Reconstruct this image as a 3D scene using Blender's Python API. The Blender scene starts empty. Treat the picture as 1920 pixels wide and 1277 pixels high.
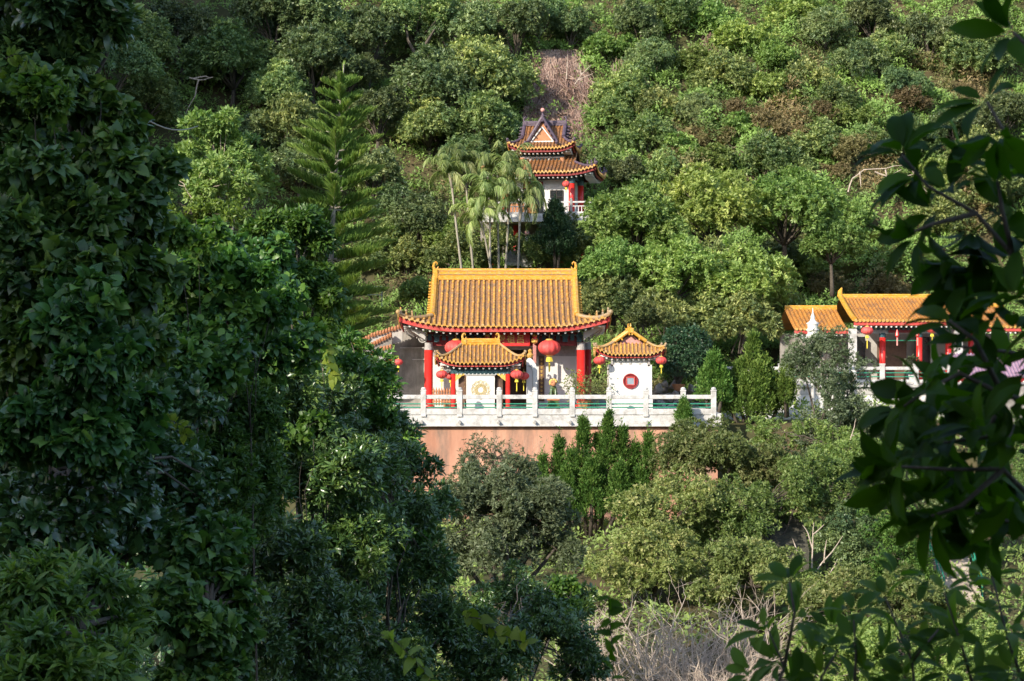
import bpy, math, random
import numpy as np
R = math.radians
SC = bpy.context.scene
COL = SC.collection

# ------------------------------------------------------------------ camera, sky, sun, exposure
F = 70.0 / 36.0 * 1920            # pixels per unit of x/depth in a 1920 px wide frame
cam_d = bpy.data.cameras.new('camera'); cam = bpy.data.objects.new('camera', cam_d); COL.objects.link(cam)
cam.location = (0, 0, 0); cam.rotation_euler = (R(90), 0, 0)
cam_d.lens = 70; cam_d.sensor_width = 36; cam_d.clip_start = .1; cam_d.clip_end = 2000
cam_d.dof.use_dof = True; cam_d.dof.focus_distance = 112; cam_d.dof.aperture_fstop = 10
SC.camera = cam

SUN_EL, SUN_AZ = 27.0, 39.0       # light travels toward +y turned SUN_AZ toward +x
w = bpy.data.worlds.new('World'); SC.world = w; w.use_nodes = True
nt = w.node_tree
sky = nt.nodes.new('ShaderNodeTexSky'); sky.sky_type = 'NISHITA'; sky.sun_disc = False
sky.sun_elevation = R(SUN_EL); sky.sun_rotation = R(180 + SUN_AZ)
bg = nt.nodes['Background']; nt.links.new(sky.outputs[0], bg.inputs[0]); bg.inputs[1].default_value = .15
sun_d = bpy.data.lights.new('sun', 'SUN'); sun_d.energy = 3.1; sun_d.angle = R(.5); sun_d.color = (1, .91, .76)
sun = bpy.data.objects.new('sun', sun_d); COL.objects.link(sun)
sun.rotation_euler = (R(90 - SUN_EL), 0, R(-SUN_AZ)); sun.location = (-40, -60, 120)
SC.view_settings.view_transform = 'Standard'; SC.view_settings.look = 'None'
SC.view_settings.exposure = 1.2; SC.view_settings.gamma = 1
SC.render.engine = 'CYCLES'
SC.cycles.max_bounces = 6; SC.cycles.diffuse_bounces = 4; SC.cycles.glossy_bounces = 2
SC.cycles.transmission_bounces = 3; SC.cycles.transparent_max_bounces = 4

rnd = random.Random(7)
rng = np.random.default_rng(7)

def at(px, py, Y):                # a point of the place, given where the photo shows it and how far away it is
    return np.array([(px - 960) * Y / F, Y, (638.5 - py) * Y / F])

# ------------------------------------------------------------------ scene bookkeeping
def tag(o, label=None, cat=None, group=None, kind=None):
    if label: o['label'] = label
    if cat: o['category'] = cat
    if group: o['group'] = group
    if kind: o['kind'] = kind
    return o
def thing(name, label, cat, loc=(0, 0, 0), rotz=0, group=None):
    o = bpy.data.objects.new(name, None); COL.objects.link(o); o.empty_display_size = .2
    o.location = [float(v) for v in loc]; o.rotation_euler = (0, 0, rotz)
    return tag(o, label, cat, group)
def copy_tree(o, parent=None):
    c = o.copy(); COL.objects.link(c); c.parent = parent
    for ch in o.children: copy_tree(ch, c)
    return c

# ------------------------------------------------------------------ materials
def newmat(name):
    m = bpy.data.materials.new(name); m.use_nodes = True
    t = m.node_tree; b = t.nodes['Principled BSDF']
    return m, t, b
def surf(name, c1, c2=None, scale=6, rough=.7, bump=.0, detail=6, spec=.4, stretch=(1, 1, 1), c3=None, lo=.35, hi=.65, s3=1.5, fac3=.5):
    m, t, b = newmat(name); L = t.links
    b.inputs['Roughness'].default_value = rough; b.inputs['Specular IOR Level'].default_value = spec
    c2 = c2 or c1
    tc = t.nodes.new('ShaderNodeTexCoord'); mp = t.nodes.new('ShaderNodeMapping'); mp.inputs['Scale'].default_value = stretch
    L.new(tc.outputs['Object'], mp.inputs[0])
    n = t.nodes.new('ShaderNodeTexNoise'); n.inputs['Scale'].default_value = scale; n.inputs['Detail'].default_value = detail
    n.inputs['Roughness'].default_value = .65
    L.new(mp.outputs[0], n.inputs['Vector'])
    r = t.nodes.new('ShaderNodeValToRGB'); r.color_ramp.elements[0].position = lo; r.color_ramp.elements[1].position = hi
    r.color_ramp.elements[0].color = (*c1, 1); r.color_ramp.elements[1].color = (*c2, 1)
    L.new(n.outputs['Fac'], r.inputs[0]); out = r.outputs[0]
    if c3:
        n2 = t.nodes.new('ShaderNodeTexNoise'); n2.inputs['Scale'].default_value = s3; n2.inputs['Detail'].default_value = 8
        n2.inputs['Roughness'].default_value = .7
        L.new(mp.outputs[0], n2.inputs['Vector'])
        r2 = t.nodes.new('ShaderNodeValToRGB'); r2.color_ramp.elements[0].position = .48; r2.color_ramp.elements[1].position = .66
        r2.color_ramp.elements[0].color = (0, 0, 0, 1); r2.color_ramp.elements[1].color = (fac3,) * 3 + (1,)
        L.new(n2.outputs['Fac'], r2.inputs[0])
        mx = t.nodes.new('ShaderNodeMix'); mx.data_type = 'RGBA'
        L.new(r2.outputs[0], mx.inputs[0]); L.new(out, mx.inputs[6]); mx.inputs[7].default_value = (*c3, 1); out = mx.outputs[2]
    L.new(out, b.inputs['Base Color'])
    if bump:
        bp = t.nodes.new('ShaderNodeBump'); bp.inputs['Strength'].default_value = bump; bp.inputs['Distance'].default_value = .05
        L.new(n.outputs['Fac'], bp.inputs['Height']); L.new(bp.outputs[0], b.inputs['Normal'])
    return m
def leafmat(name, dark, mid, light, rough=.45, trans=.3, spec=.4, obvar=.36, hue=(.472, .522)):
    """leaf colour follows each leaf's own tint; a light comes through the blade"""
    m, t, b = newmat(name); L = t.links
    a = t.nodes.new('ShaderNodeAttribute'); a.attribute_name = 'tint'
    r = t.nodes.new('ShaderNodeValToRGB'); e = r.color_ramp.elements
    e[0].position = 0; e[0].color = (*dark, 1); e[1].position = 1; e[1].color = (*light, 1)
    k = e.new(.5); k.color = (*mid, 1)
    L.new(a.outputs['Fac'], r.inputs[0])
    oi = t.nodes.new('ShaderNodeObjectInfo'); hs = t.nodes.new('ShaderNodeHueSaturation')
    m1 = t.nodes.new('ShaderNodeMapRange'); m1.inputs[3].default_value = 1 - obvar; m1.inputs[4].default_value = 1 + obvar
    L.new(oi.outputs['Random'], m1.inputs[0]); L.new(m1.outputs[0], hs.inputs['Value'])
    m2 = t.nodes.new('ShaderNodeMath'); m2.operation = 'MULTIPLY'; m2.inputs[1].default_value = 7.31
    m3 = t.nodes.new('ShaderNodeMath'); m3.operation = 'FRACT'; L.new(oi.outputs['Random'], m2.inputs[0]); L.new(m2.outputs[0], m3.inputs[0])
    m4 = t.nodes.new('ShaderNodeMapRange'); m4.inputs[3].default_value = hue[0]; m4.inputs[4].default_value = hue[1]
    L.new(m3.outputs[0], m4.inputs[0]); L.new(m4.outputs[0], hs.inputs['Hue'])
    L.new(r.outputs[0], hs.inputs['Color'])
    L.new(hs.outputs[0], b.inputs['Base Color']); b.inputs['Roughness'].default_value = rough; b.inputs['Specular IOR Level'].default_value = spec
    tr = t.nodes.new('ShaderNodeBsdfTranslucent'); gm = t.nodes.new('ShaderNodeMix'); gm.data_type = 'RGBA'; gm.blend_type = 'MULTIPLY'
    gm.inputs[0].default_value = 1; gm.inputs[7].default_value = (1.5, 1.6, .7, 1); L.new(hs.outputs[0], gm.inputs[6]); L.new(gm.outputs[2], tr.inputs[0])
    mx = t.nodes.new('ShaderNodeMixShader'); mx.inputs[0].default_value = trans
    L.new(b.outputs[0], mx.inputs[1]); L.new(tr.outputs[0], mx.inputs[2])
    L.new(mx.outputs[0], t.nodes['Material Output'].inputs[0])
    return m

# ------------------------------------------------------------------ mesh builder for built things
def unit(v):
    v = np.asarray(v, float); return v / max(1e-9, np.linalg.norm(v))
class MB:
    def __init__(s): s.v = []; s.f = []; s.mi = []; s.xf = None; s.m = 0
    def add(s, vs, fs):
        o = len(s.v)
        for p in vs: s.v.append(tuple(map(float, s.xf(p) if s.xf else p)))
        for f in fs: s.f.append(tuple(i + o for i in f)); s.mi.append(s.m)
        return s
    def box(s, c, d, rz=0, bev=0):
        cx, cy, cz = c; hx, hy, hz = d[0] / 2, d[1] / 2, d[2] / 2; ca, sa = math.cos(rz), math.sin(rz)
        b = min(bev, hx * .9, hy * .9, hz * .9)
        if b <= 0:
            P = [(x, y, z) for z in (-hz, hz) for x, y in ((-hx, -hy), (hx, -hy), (hx, hy), (-hx, hy))]
            Fs = [(3, 2, 1, 0), (4, 5, 6, 7)] + [(i, (i + 1) % 4, 4 + (i + 1) % 4, 4 + i) for i in range(4)]
        else:
            rings = []
            for z, k in ((-hz, b), (-hz + b, 0), (hz - b, 0), (hz, b)):
                x, y = hx - k, hy - k; e = b if k == 0 else 0.0
                q = b * .6
                rings.append([(-x + q, -y, z), (x - q, -y, z), (x, -y + q, z), (x, y - q, z), (x - q, y, z), (-x + q, y, z), (-x, y - q, z), (-x, -y + q, z)])
            P = sum(rings, []); Fs = [tuple(range(7, -1, -1)), tuple(range(24, 32))]
            for k in range(3):
                for i in range(8): j = (i + 1) % 8; Fs.append((k * 8 + i, k * 8 + j, k * 8 + 8 + j, k * 8 + 8 + i))
        return s.add([(cx + x * ca - y * sa, cy + x * sa + y * ca, cz + z) for x, y, z in P], Fs)
    def tube(s, pts, rad, n=6, cap=True, flat=1.0):
        pts = [np.asarray(p, float) for p in pts]; k = len(pts)
        if not hasattr(rad, '__len__'): rad = [rad] * k
        vs = []; fs = []; prev = None
        for i in range(k):
            t = unit(pts[min(i + 1, k - 1)] - pts[max(i - 1, 0)])
            a = prev if prev is not None else (np.array([0, 0, 1.]) if abs(t[2]) < .9 else np.array([1., 0, 0]))
            u = unit(np.cross(t, a)); v = np.cross(u, t); prev = v
            for j in range(n):
                th = 2 * math.pi * j / n
                vs.append(pts[i] + (u * math.cos(th) + v * math.sin(th) * flat) * rad[i])
        for i in range(k - 1):
            for j in range(n): jj = (j + 1) % n; fs.append((i * n + j, i * n + jj, i * n + n + jj, i * n + n + j))
        if cap: fs += [tuple(range(n - 1, -1, -1)), tuple((k - 1) * n + j for j in range(n))]
        return s.add(vs, fs)
    def lathe(s, c, prof, n=16, sx=1, sy=1, fl=None):
        vs = []; fs = []
        for r, z in prof:
            for j in range(n):
                th = 2 * math.pi * j / n; rr = r * (fl(j) if fl else 1)
                vs.append((c[0] + rr * math.cos(th) * sx, c[1] + rr * math.sin(th) * sy, c[2] + z))
        for i in range(len(prof) - 1):
            for j in range(n): jj = (j + 1) % n; fs.append((i * n + j, i * n + jj, i * n + n + jj, i * n + n + j))
        fs += [tuple(range(n - 1, -1, -1)), tuple((len(prof) - 1) * n + j for j in range(n))]
        return s.add(vs, fs)
    def ball(s, c, r, n=12, m=8):
        if not hasattr(r, '__len__'): r = (r, r, r)
        pr = [(max(1e-3, math.sin(math.pi * i / m)), -math.cos(math.pi * i / m) * r[2]) for i in range(m + 1)]
        return s.lathe(c, pr, n, r[0], r[1])
    def prism(s, poly, y0, y1):       # outline in x,z given thickness along y
        n = len(poly); vs = [(x, y0, z) for x, z in poly] + [(x, y1, z) for x, z in poly]
        return s.add(vs, [tuple(range(n)), tuple(range(2 * n - 1, n - 1, -1))] + [(i, n + i, n + (i + 1) % n, (i + 1) % n) for i in range(n)])
    def cyl(s, a, b, r, n=10): return s.tube([a, b], r, n)
    def grid(s, rows):
        nr, nc = len(rows), len(rows[0])
        return s.add([p for r_ in rows for p in r_], [(i * nc + j, i * nc + j + 1, i * nc + nc + j + 1, i * nc + nc + j) for i in range(nr - 1) for j in range(nc - 1)])
    def build(s, name, mats, parent=None, smooth=False):
        me = bpy.data.meshes.new(name); me.from_pydata(s.v, [], s.f)
        if not isinstance(mats, (list, tuple)): mats = [mats]
        for m in mats: me.materials.append(m)
        if len(mats) > 1: me.polygons.foreach_set('material_index', s.mi)
        if smooth: me.polygons.foreach_set('use_smooth', [True] * len(me.polygons))
        me.update()
        o = bpy.data.objects.new(name, me); COL.objects.link(o); o.parent = parent
        return o

# ------------------------------------------------------------------ leaves
def nrm(a): return a / np.maximum(1e-9, np.linalg.norm(a, axis=-1, keepdims=True))
SHAPES = {
    'diamond': ([(0, 0, 0), (.42, .5, .05), (1, 0, -.06), (.42, -.5, .05)], [(0, 1, 2, 3)]),
    'lance': ([(0, 0, 0), (.3, 0, .03), (.65, 0, 0), (1, 0, -.12), (.28, .46, .07), (.65, .4, .05), (.28, -.46, .07), (.65, -.4, .05)],
              [(0, 1, 4), (1, 2, 5, 4), (2, 3, 5), (0, 6, 1), (1, 6, 7, 2), (2, 7, 3)]),
    'broad': ([(0, 0, 0), (.25, 0, .04), (.5, 0, .04), (.78, 0, -.02), (1, 0, -.14), (.1, .24, .05), (.28, .45, .08), (.52, .5, .08), (.78, .32, .02),
               (.1, -.24, .05), (.28, -.45, .08), (.52, -.5, .08), (.78, -.32, .02)],
              [(0, 1, 5), (1, 6, 5), (1, 2, 7, 6), (2, 3, 8, 7), (3, 4, 8), (0, 9, 1), (1, 9, 10), (1, 10, 11, 2), (2, 11, 12, 3), (3, 12, 4)]),
    'heart': ([(0, 0, 0), (.35, 0, .05), (.68, 0, .02), (1.0, 0, -.12), (-.1, .28, .03), (.12, .5, .06), (.42, .48, .07), (.74, .24, .02),
               (-.1, -.28, .03), (.12, -.5, .06), (.42, -.48, .07), (.74, -.24, .02)],
              [(0, 1, 5, 4), (1, 6, 5), (1, 2, 7, 6), (2, 3, 7), (0, 8, 9, 1), (1, 9, 10), (1, 10, 11, 2), (2, 11, 3)]),
    'strip': ([(0, .5, 0), (0, -.5, 0), (.5, .45, .04), (.5, -.45, .04), (1, .08, -.1), (1, -.08, -.1)], [(0, 1, 3, 2), (2, 3, 5, 4)]),
    'cord': ([(0, 0, .5), (0, 0, -.5), (0, .5, 0), (0, -.5, 0), (1, 0, 0)], [(0, 1, 4), (2, 3, 4)]),
}
class Leaves:
    def __init__(s): s.b = []; s.d = []; s.n = []; s.L = []; s.W = []; s.t = []
    def add(s, b, d, n, L, W, t):
        k = len(b)
        if k == 0: return s
        s.b.append(np.asarray(b, float)); s.d.append(np.asarray(d, float)); s.n.append(np.asarray(n, float))
        s.L.append(np.broadcast_to(np.asarray(L, float), k).copy()); s.W.append(np.broadcast_to(np.asarray(W, float), k).copy())
        s.t.append(np.broadcast_to(np.asarray(t, float), k).copy()); return s
    def build(s, name, mat, parent=None, shape='diamond', smooth=False):
        b, d, n = np.concatenate(s.b), nrm(np.concatenate(s.d)), np.concatenate(s.n)
        L, W, t = np.concatenate(s.L), np.concatenate(s.W), np.concatenate(s.t)
        sd = np.cross(d, n); bad = np.linalg.norm(sd, axis=1) < 1e-4; sd[bad] = (1, 0, 0); sd = nrm(sd); nn = np.cross(sd, d)
        pts, fcs = SHAPES[shape]; pts = np.array(pts); k = len(pts); N = len(b)
        hs = L if shape != 'cord' else W
        co = (b[:, None, :] + d[:, None, :] * (pts[None, :, 0, None] * L[:, None, None]) + sd[:, None, :] * (pts[None, :, 1, None] * W[:, None, None])
              + nn[:, None, :] * (pts[None, :, 2, None] * hs[:, None, None])).reshape(-1, 3)
        ls = np.array([len(f) for f in fcs]); flat = np.concatenate([np.array(f) for f in fcs])
        loops = (np.arange(N)[:, None] * k + flat[None, :]).reshape(-1)
        tot = np.tile(ls, N); start = np.concatenate([[0], np.cumsum(tot)[:-1]])
        me = bpy.data.meshes.new(name)
        me.vertices.add(N * k); me.vertices.foreach_set('co', co.astype(np.float32).ravel())
        me.loops.add(len(loops)); me.loops.foreach_set('vertex_index', loops.astype(np.int32))
        me.polygons.add(len(tot)); me.polygons.foreach_set('loop_start', start.astype(np.int32)); me.polygons.foreach_set('loop_total', tot.astype(np.int32))
        if smooth: me.polygons.foreach_set('use_smooth', np.ones(len(tot), bool))
        at_ = me.attributes.new('tint', 'FLOAT', 'POINT'); at_.data.foreach_set('value', np.repeat(np.clip(t, 0, 1), k).astype(np.float32))
        me.materials.append(mat); me.update(calc_edges=True)
        o = bpy.data.objects.new(name, me); COL.objects.link(o); o.parent = parent
        return o
def sph(g, n):
    v = g.normal(size=(n, 3)); return nrm(v)
UP = np.array([0, 0, 1.])
def rosettes(lv, g, p, axis, per, L, W, spread=1.1, droop=.25, tint=.5, tvar=.25, reach=.12):
    """PER leaves fanned round each twig tip P, whose twig points along AXIS"""
    n = len(p); p = np.repeat(p, per, 0); ax = np.repeat(nrm(axis), per, 0); tn = np.repeat(np.broadcast_to(tint, n), per)
    side = sph(g, n * per); side = nrm(side - ax * (side * ax).sum(1, keepdims=True))
    a = spread * (.35 + .65 * np.sqrt(g.random(n * per)))[:, None]
    d = nrm(ax * np.cos(a) + side * np.sin(a)); d[:, 2] -= droop * g.random(n * per); d = nrm(d)
    nr = nrm(ax + .35 * UP + .5 * g.normal(size=(n * per, 3)))
    s = .5 + .9 * g.random(n * per) ** 1.2
    lv.add(p + d * (reach * L) * g.random((n * per, 1)) * 4, d, nr, L * s, W * s, tn + tvar * g.normal(size=n * per) * .6)
def lobes_crown(lv, g, lobes, n, per, L, W, spread=1.1, droop=.25, up=.5, shell=(.72, 1.06), face=None, tint=.5, lobe_t=.14, keep=.62, rag=.12, below=-.55):
    """twig tips over the outside of a heap of lobes (centre, radii); ragged, with the gaps between lobes left open"""
    C = np.array([l[0] for l in lobes], float); Rr = np.array([l[1] if hasattr(l[1], '__len__') else (l[1],) * 3 for l in lobes], float)
    wgt = (Rr.prod(1)) ** (2 / 3); wgt /= wgt.sum(); lt = g.normal(size=len(lobes)) * lobe_t
    got_p, got_a, got_t = [], [], []; need = n
    for _ in range(12):
        m = int(need * 1.6) + 50
        i = g.choice(len(lobes), m, p=wgt); u = sph(g, m)
        ok = u[:, 2] > below - .3 * g.random(m)
        if face is not None: ok &= (u[:, 1] < face + .3 * g.random(m))
        f = shell[0] + (shell[1] - shell[0]) * g.random(m) ** .7 + rag * np.abs(g.normal(size=m)) * (g.random(m) < .25)
        p = C[i] + Rr[i] * u * f[:, None]
        q = ((p[:, None, :] - C[None]) / Rr[None]); dd = np.linalg.norm(q, axis=2); dd[np.arange(m), i] = 9
        ok &= dd.min(1) > keep if len(lobes) > 1 else True
        a = nrm(u / Rr[i])
        got_p.append(p[ok]); got_a.append(a[ok]); got_t.append(lt[i][ok]); need = n - sum(map(len, got_p))
        if need <= 0: break
    p = np.concatenate(got_p)[:n]; a = np.concatenate(got_a)[:n]; t = np.concatenate(got_t)[:n]
    axis = a * .75 + UP * up + .3 * g.normal(size=p.shape)
    rosettes(lv, g, p, axis, per, L, W, spread, droop, tint + t + .1 * g.normal(size=len(p)))
def heap(g, c, r, n, small=(.3, .45), flat=.85, lowcut=-.35, second=5, s2=(.4, .6)):
    """lobes of a crown: N boughs over an ellipsoid, each a knot of smaller boughs"""
    out = []; c = np.asarray(c, float); r = np.asarray(r if hasattr(r, '__len__') else (r,) * 3, float)
    k = 0
    while k < n:
        u = sph(g, 1)[0]
        if u[2] < lowcut: continue
        k += 1; sz = g.uniform(*small) * r.mean(); cc = c + r * u * g.uniform(.5, .78)
        for _ in range(second):
            v = sph(g, 1)[0]; q = g.uniform(*s2) * sz
            out.append((cc + v * sz * np.array([.75, .75, .6]), (q, q, q * flat)))
    return out
# ------------------------------------------------------------------ the lie of the land, with unseen rises shaped for their shade
def smooth(a, b, x):
    t = np.clip((x - a) / (b - a), 0, 1); return t * t * (3 - 2 * t)
_nz = np.random.default_rng(3).uniform(0, 6.28, (24, 3))
def wavy(x, y, s):                # soft bumps about S metres across, roughly -1..1
    z = 0
    for i, (a, b, c) in enumerate(_nz):
        k = (6.28 / s) * (.55 + .9 * (i % 6) / 6)
        z = z + np.sin((x * math.cos(a) + y * math.sin(a)) * k + b) * .5 * (1 if i % 2 else .8)
    return z / 3.2
def ground_z(x, y):
    x = np.asarray(x, float); y = np.asarray(y, float)
    z = np.where(y < -6, -2.0 + (-6 - y) * 1.3, -2.0)
    z = np.minimum(z, 59 + 5 * wavy(x, y, 60) + 8 * wavy(x, y, 13)); z = np.where(y < -6, -2 + (z + 2) * (.12 + .88 * smooth(55, -25, x)), z)  # unseen slope behind the viewer, its height shaped to shade the near bank
    z = np.where(y > -2, -2.0 - 15.5 * smooth(-2, 48, y), z)
    side = smooth(-25, -55, x)
    z = np.where(y > 48, -17.5 + 7.0 * smooth(70, 111, y) + 6 * side * smooth(70, 111, y), z)
    z = np.where(y > 111, -10.5 + 6 * side + (5.6 - 5 * side) * smooth(115.6, 117.8, y), z)
    z = z + 9.0 * smooth(.5, -9, x) * smooth(4, 26, y) * (1 - smooth(58, 82, y))
    z = z + 38 * smooth(-27, -43, x) * smooth(98, 116, y) * (1 - smooth(150, 172, y))  # unseen spur far to the left, added to shade the forest hollow
    hill0 = 136 - np.clip((-x - 12) * .4, 0, 14) - 0 * x
    rise = np.maximum(0, y - hill0)
    hz = .84 * rise + .6 * wavy(x, y, 9) * smooth(2, 14, rise) + 1.3 * wavy(x + 40, y, 26) * smooth(4, 20, rise)
    z = np.where(y > 111, z + np.minimum(hz, 105), z)
    return z
def make_ground():
    xs = np.unique(np.concatenate([np.arange(-420, -70, 14), np.arange(-70, 70, 1.5), np.arange(70, 430, 14)]))
    ys = np.unique(np.concatenate([np.arange(-260, -10, 10), np.arange(-10, 108, 2), np.arange(108, 120, .6), np.arange(120, 200, 1.4), np.arange(200, 460, 12)]))
    X, Y = np.meshgrid(xs, ys); Z = ground_z(X, Y)
    nx, ny = len(xs), len(ys)
    co = np.stack([X, Y, Z], -1).reshape(-1, 3)
    i = np.arange((ny - 1) * (nx - 1)); r, c = i // (nx - 1), i % (nx - 1); a = r * nx + c
    fc = np.stack([a, a + 1, a + nx + 1, a + nx], 1)
    me = bpy.data.meshes.new('ground'); me.from_pydata(co.tolist(), [], fc.tolist())
    me.polygons.foreach_set('use_smooth', [True] * len(me.polygons))
    me.materials.append(surf('soil', (.05, .055, .022), (.085, .078, .04), .5, .95, .4, c3=(.11, .075, .045), s3=.18, fac3=.8, spec=.1))
    o = bpy.data.objects.new('ground', me); COL.objects.link(o); tag(o, kind='structure')
make_ground()
def on_hill(px, py, hc, lo=112, hi=215):
    """where a plant of centre height HC must stand on the slope for its centre to show at (px, py)"""
    a, b = lo, hi
    f = lambda Y: at(px, py, Y)[2] - hc - ground_z(*at(px, py, Y)[:2])
    if f(a) < 0: return a
    for _ in range(50):
        m = (a + b) / 2
        if f(m) > 0: a = m
        else: b = m
    return a

def on_hill_many(px, py, hc, lo=112, hi=215):
    a = np.full(len(px), float(lo)); b = np.full(len(px), float(hi))
    for _ in range(18):
        m = (a + b) / 2; up = (638.5 - py) * m / F - hc - ground_z((px - 960) * m / F, m) > 0
        a = np.where(up, m, a); b = np.where(up, b, m)
    return a
# ------------------------------------------------------------------ plant materials
M_BARK = surf('bark', (.05, .04, .03), (.11, .09, .07), 9, .9, .6, stretch=(1, 1, .25))
M_BARK_PALE = surf('pale_bark', (.22, .19, .15), (.36, .33, .27), 7, .85, .3, stretch=(1, 1, .4))
M_TWIG = surf('dry_twig', (.30, .23, .18), (.54, .45, .37), 5, .95)
M_HILL = leafmat('hill_leaf', (0.068, 0.119, 0.048), (0.156, 0.215, 0.072), (0.385, 0.427, 0.146), .5, .22)
M_HILLB = leafmat('hill_leaf_bluish', (0.059, 0.108, 0.054), (0.126, 0.185, 0.074), (0.271, 0.334, 0.133), .45, .2)
M_BRIGHT = leafmat('bright_leaf', (0.087, 0.150, 0.036), (0.173, 0.261, 0.066), (0.355, 0.425, 0.131), .5, .28)
M_YELLOW = leafmat('yellowish_leaf', (0.094, 0.124, 0.031), (0.173, 0.213, 0.063), (0.334, 0.315, 0.134), .55, .25)
M_FINE = leafmat('greyish_fine_leaf', (0.061, 0.093, 0.045), (0.116, 0.162, 0.084), (0.204, 0.257, 0.143), .55, .25)
M_JUNI = leafmat('juniper_leaf', (0.032, 0.071, 0.014), (0.069, 0.131, 0.023), (0.146, 0.214, 0.043), .6, .15, .2)
M_JUNIL = leafmat('pale_juniper_leaf', (.045, .095, .02), (.10, .18, .035), (.19, .27, .06), .6, .2, .2)
M_PINE = leafmat('pine_needle', (0.088, 0.182, 0.043), (0.197, 0.328, 0.072), (0.460, 0.546, 0.146), .55, .2, .2)
M_PALM = leafmat('palm_leaf', (0.092, 0.155, 0.044), (0.197, 0.272, 0.087), (0.437, 0.471, 0.219), .45, .3)
M_VINE = leafmat('vine_leaf', (0.032, 0.071, 0.019), (0.068, 0.131, 0.030), (0.180, 0.253, 0.038), .42, .25, .45, .12, hue=(.50, .53))
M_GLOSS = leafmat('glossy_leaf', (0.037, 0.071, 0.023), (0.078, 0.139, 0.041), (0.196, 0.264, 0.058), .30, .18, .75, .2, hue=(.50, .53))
M_SHRUB = leafmat('soft_shrub_leaf', (0.038, 0.080, 0.017), (0.085, 0.154, 0.029), (0.192, 0.268, 0.043), .45, .28, .4, .12, hue=(.50, .53))
M_LIME = leafmat('lime_leaf', (.10, .14, .015), (.20, .25, .03), (.34, .33, .06), .5, .45, .3, .1)
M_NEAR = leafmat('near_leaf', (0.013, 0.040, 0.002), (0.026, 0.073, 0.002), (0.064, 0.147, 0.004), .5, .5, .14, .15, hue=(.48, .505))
M_UNDER = leafmat('undergrowth_leaf', (0.258, 0.180, 0.095), (0.136, 0.198, 0.062), (0.295, 0.424, 0.105), .6, .25, .3, 0)
M_RUSSET = leafmat('russet_leaf', (.12, .10, .05), (.20, .165, .08), (.29, .25, .13), .7, .25, .2, .25)
M_FRESH = leafmat('fresh_leaf', (.05, .10, .02), (.10, .18, .03), (.20, .27, .05), .45, .4, .4, .15, hue=(.50, .53))
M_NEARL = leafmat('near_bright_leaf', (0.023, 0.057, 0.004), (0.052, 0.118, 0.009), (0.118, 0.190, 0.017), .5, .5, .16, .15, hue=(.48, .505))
M_DRY = leafmat('dry_leaf', (.15, .105, .075), (.28, .205, .155), (.43, .35, .27), .8, .2, .1, .1)
M_GRASS = leafmat('tall_grass', (.07, .085, .025), (.14, .15, .05), (.24, .22, .10), .6, .25, .2, .1)
M_POTBUSH = leafmat('dark_bluish_leaf', (0.018, 0.052, 0.029), (0.039, 0.091, 0.044), (0.098, 0.156, 0.072), .45, .2, .4, .1)

# ------------------------------------------------------------------ plant builders (each returns a thing at the origin)
def limbs(mb, g, base, tips, r0, n=6, wob=.12):
    for tp, r1 in tips:
        a, b = np.asarray(base, float), np.asarray(tp, float); d = b - a; L = np.linalg.norm(d)
        pts = [a + d * t + g.normal(size=3) * wob * L * .18 * math.sin(math.pi * t) + np.array([0, 0, .12 * L * math.sin(math.pi * t) * .5]) for t in np.linspace(0, 1, 6)]
        mb.tube(pts, [r0 + (r1 - r0) * t for t in np.linspace(0, 1, 6)], n)
def tree(seed, H, R_, n=12, clumps=900, per=14, L=.34, W=.14, mat=None, flat=.85, name='broadleaf_tree', bark=None, tr=.22, spread=1.15, droop=.35, low=-.35, second=6, shape='diamond', lens=None, tint=.5, small=(.32, .46), rz=.8):
    g = np.random.default_rng(seed); t = thing(name, None, 'tree')
    lb = heap(g, (0, 0, H), (R_, R_, R_ * rz), n, small, flat, low, second)
    mb = MB(); ft = (g.normal() * .3, g.normal() * .3, H * .55)
    mb.tube([(0, 0, -1.2), (0, 0, 0), (ft[0] * .5, ft[1] * .3, H * .28), ft], [tr * 1.5, tr * 1.2, tr, tr * .8], 8)
    limbs(mb, g, ft, [(lb[i][0], tr * .14) for i in range(0, len(lb), max(1, second))], tr * .6)
    mb.build('trunk', bark or M_BARK, t, True)
    lv = Leaves(); lobes_crown(lv, g, lb, clumps, per, L, W, spread, droop, tint=tint, shell=(.60, 1.10), rag=.26)
    lv.build('crown', mat, t, shape)
    return t
def shrub(seed, R_, H, clumps, per, L, W, mat, name='shrub', shape='diamond', n=7, cat='shrub', tint=.5, droop=.2, bark=None, stems=6):
    g = np.random.default_rng(seed); t = thing(name, None, cat)
    lb = heap(g, (0, 0, H * .5), (R_, R_, H * .55), n, (.36, .55), .9, -.2, 4)
    mb = MB()
    for k in range(stems):
        l = lb[(k * 4) % len(lb)][0]; limbs(mb, g, (g.normal() * .12 * R_, g.normal() * .12 * R_, -.4), [(l, .012)], .05, 4)
    mb.build('stem', bark or M_BARK, t)
    lv = Leaves(); lobes_crown(lv, g, lb, clumps, per, L, W, 1.1, droop, up=.6, tint=tint, below=-.8)
    lv.build('foliage', mat, t, shape)
    return t
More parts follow.
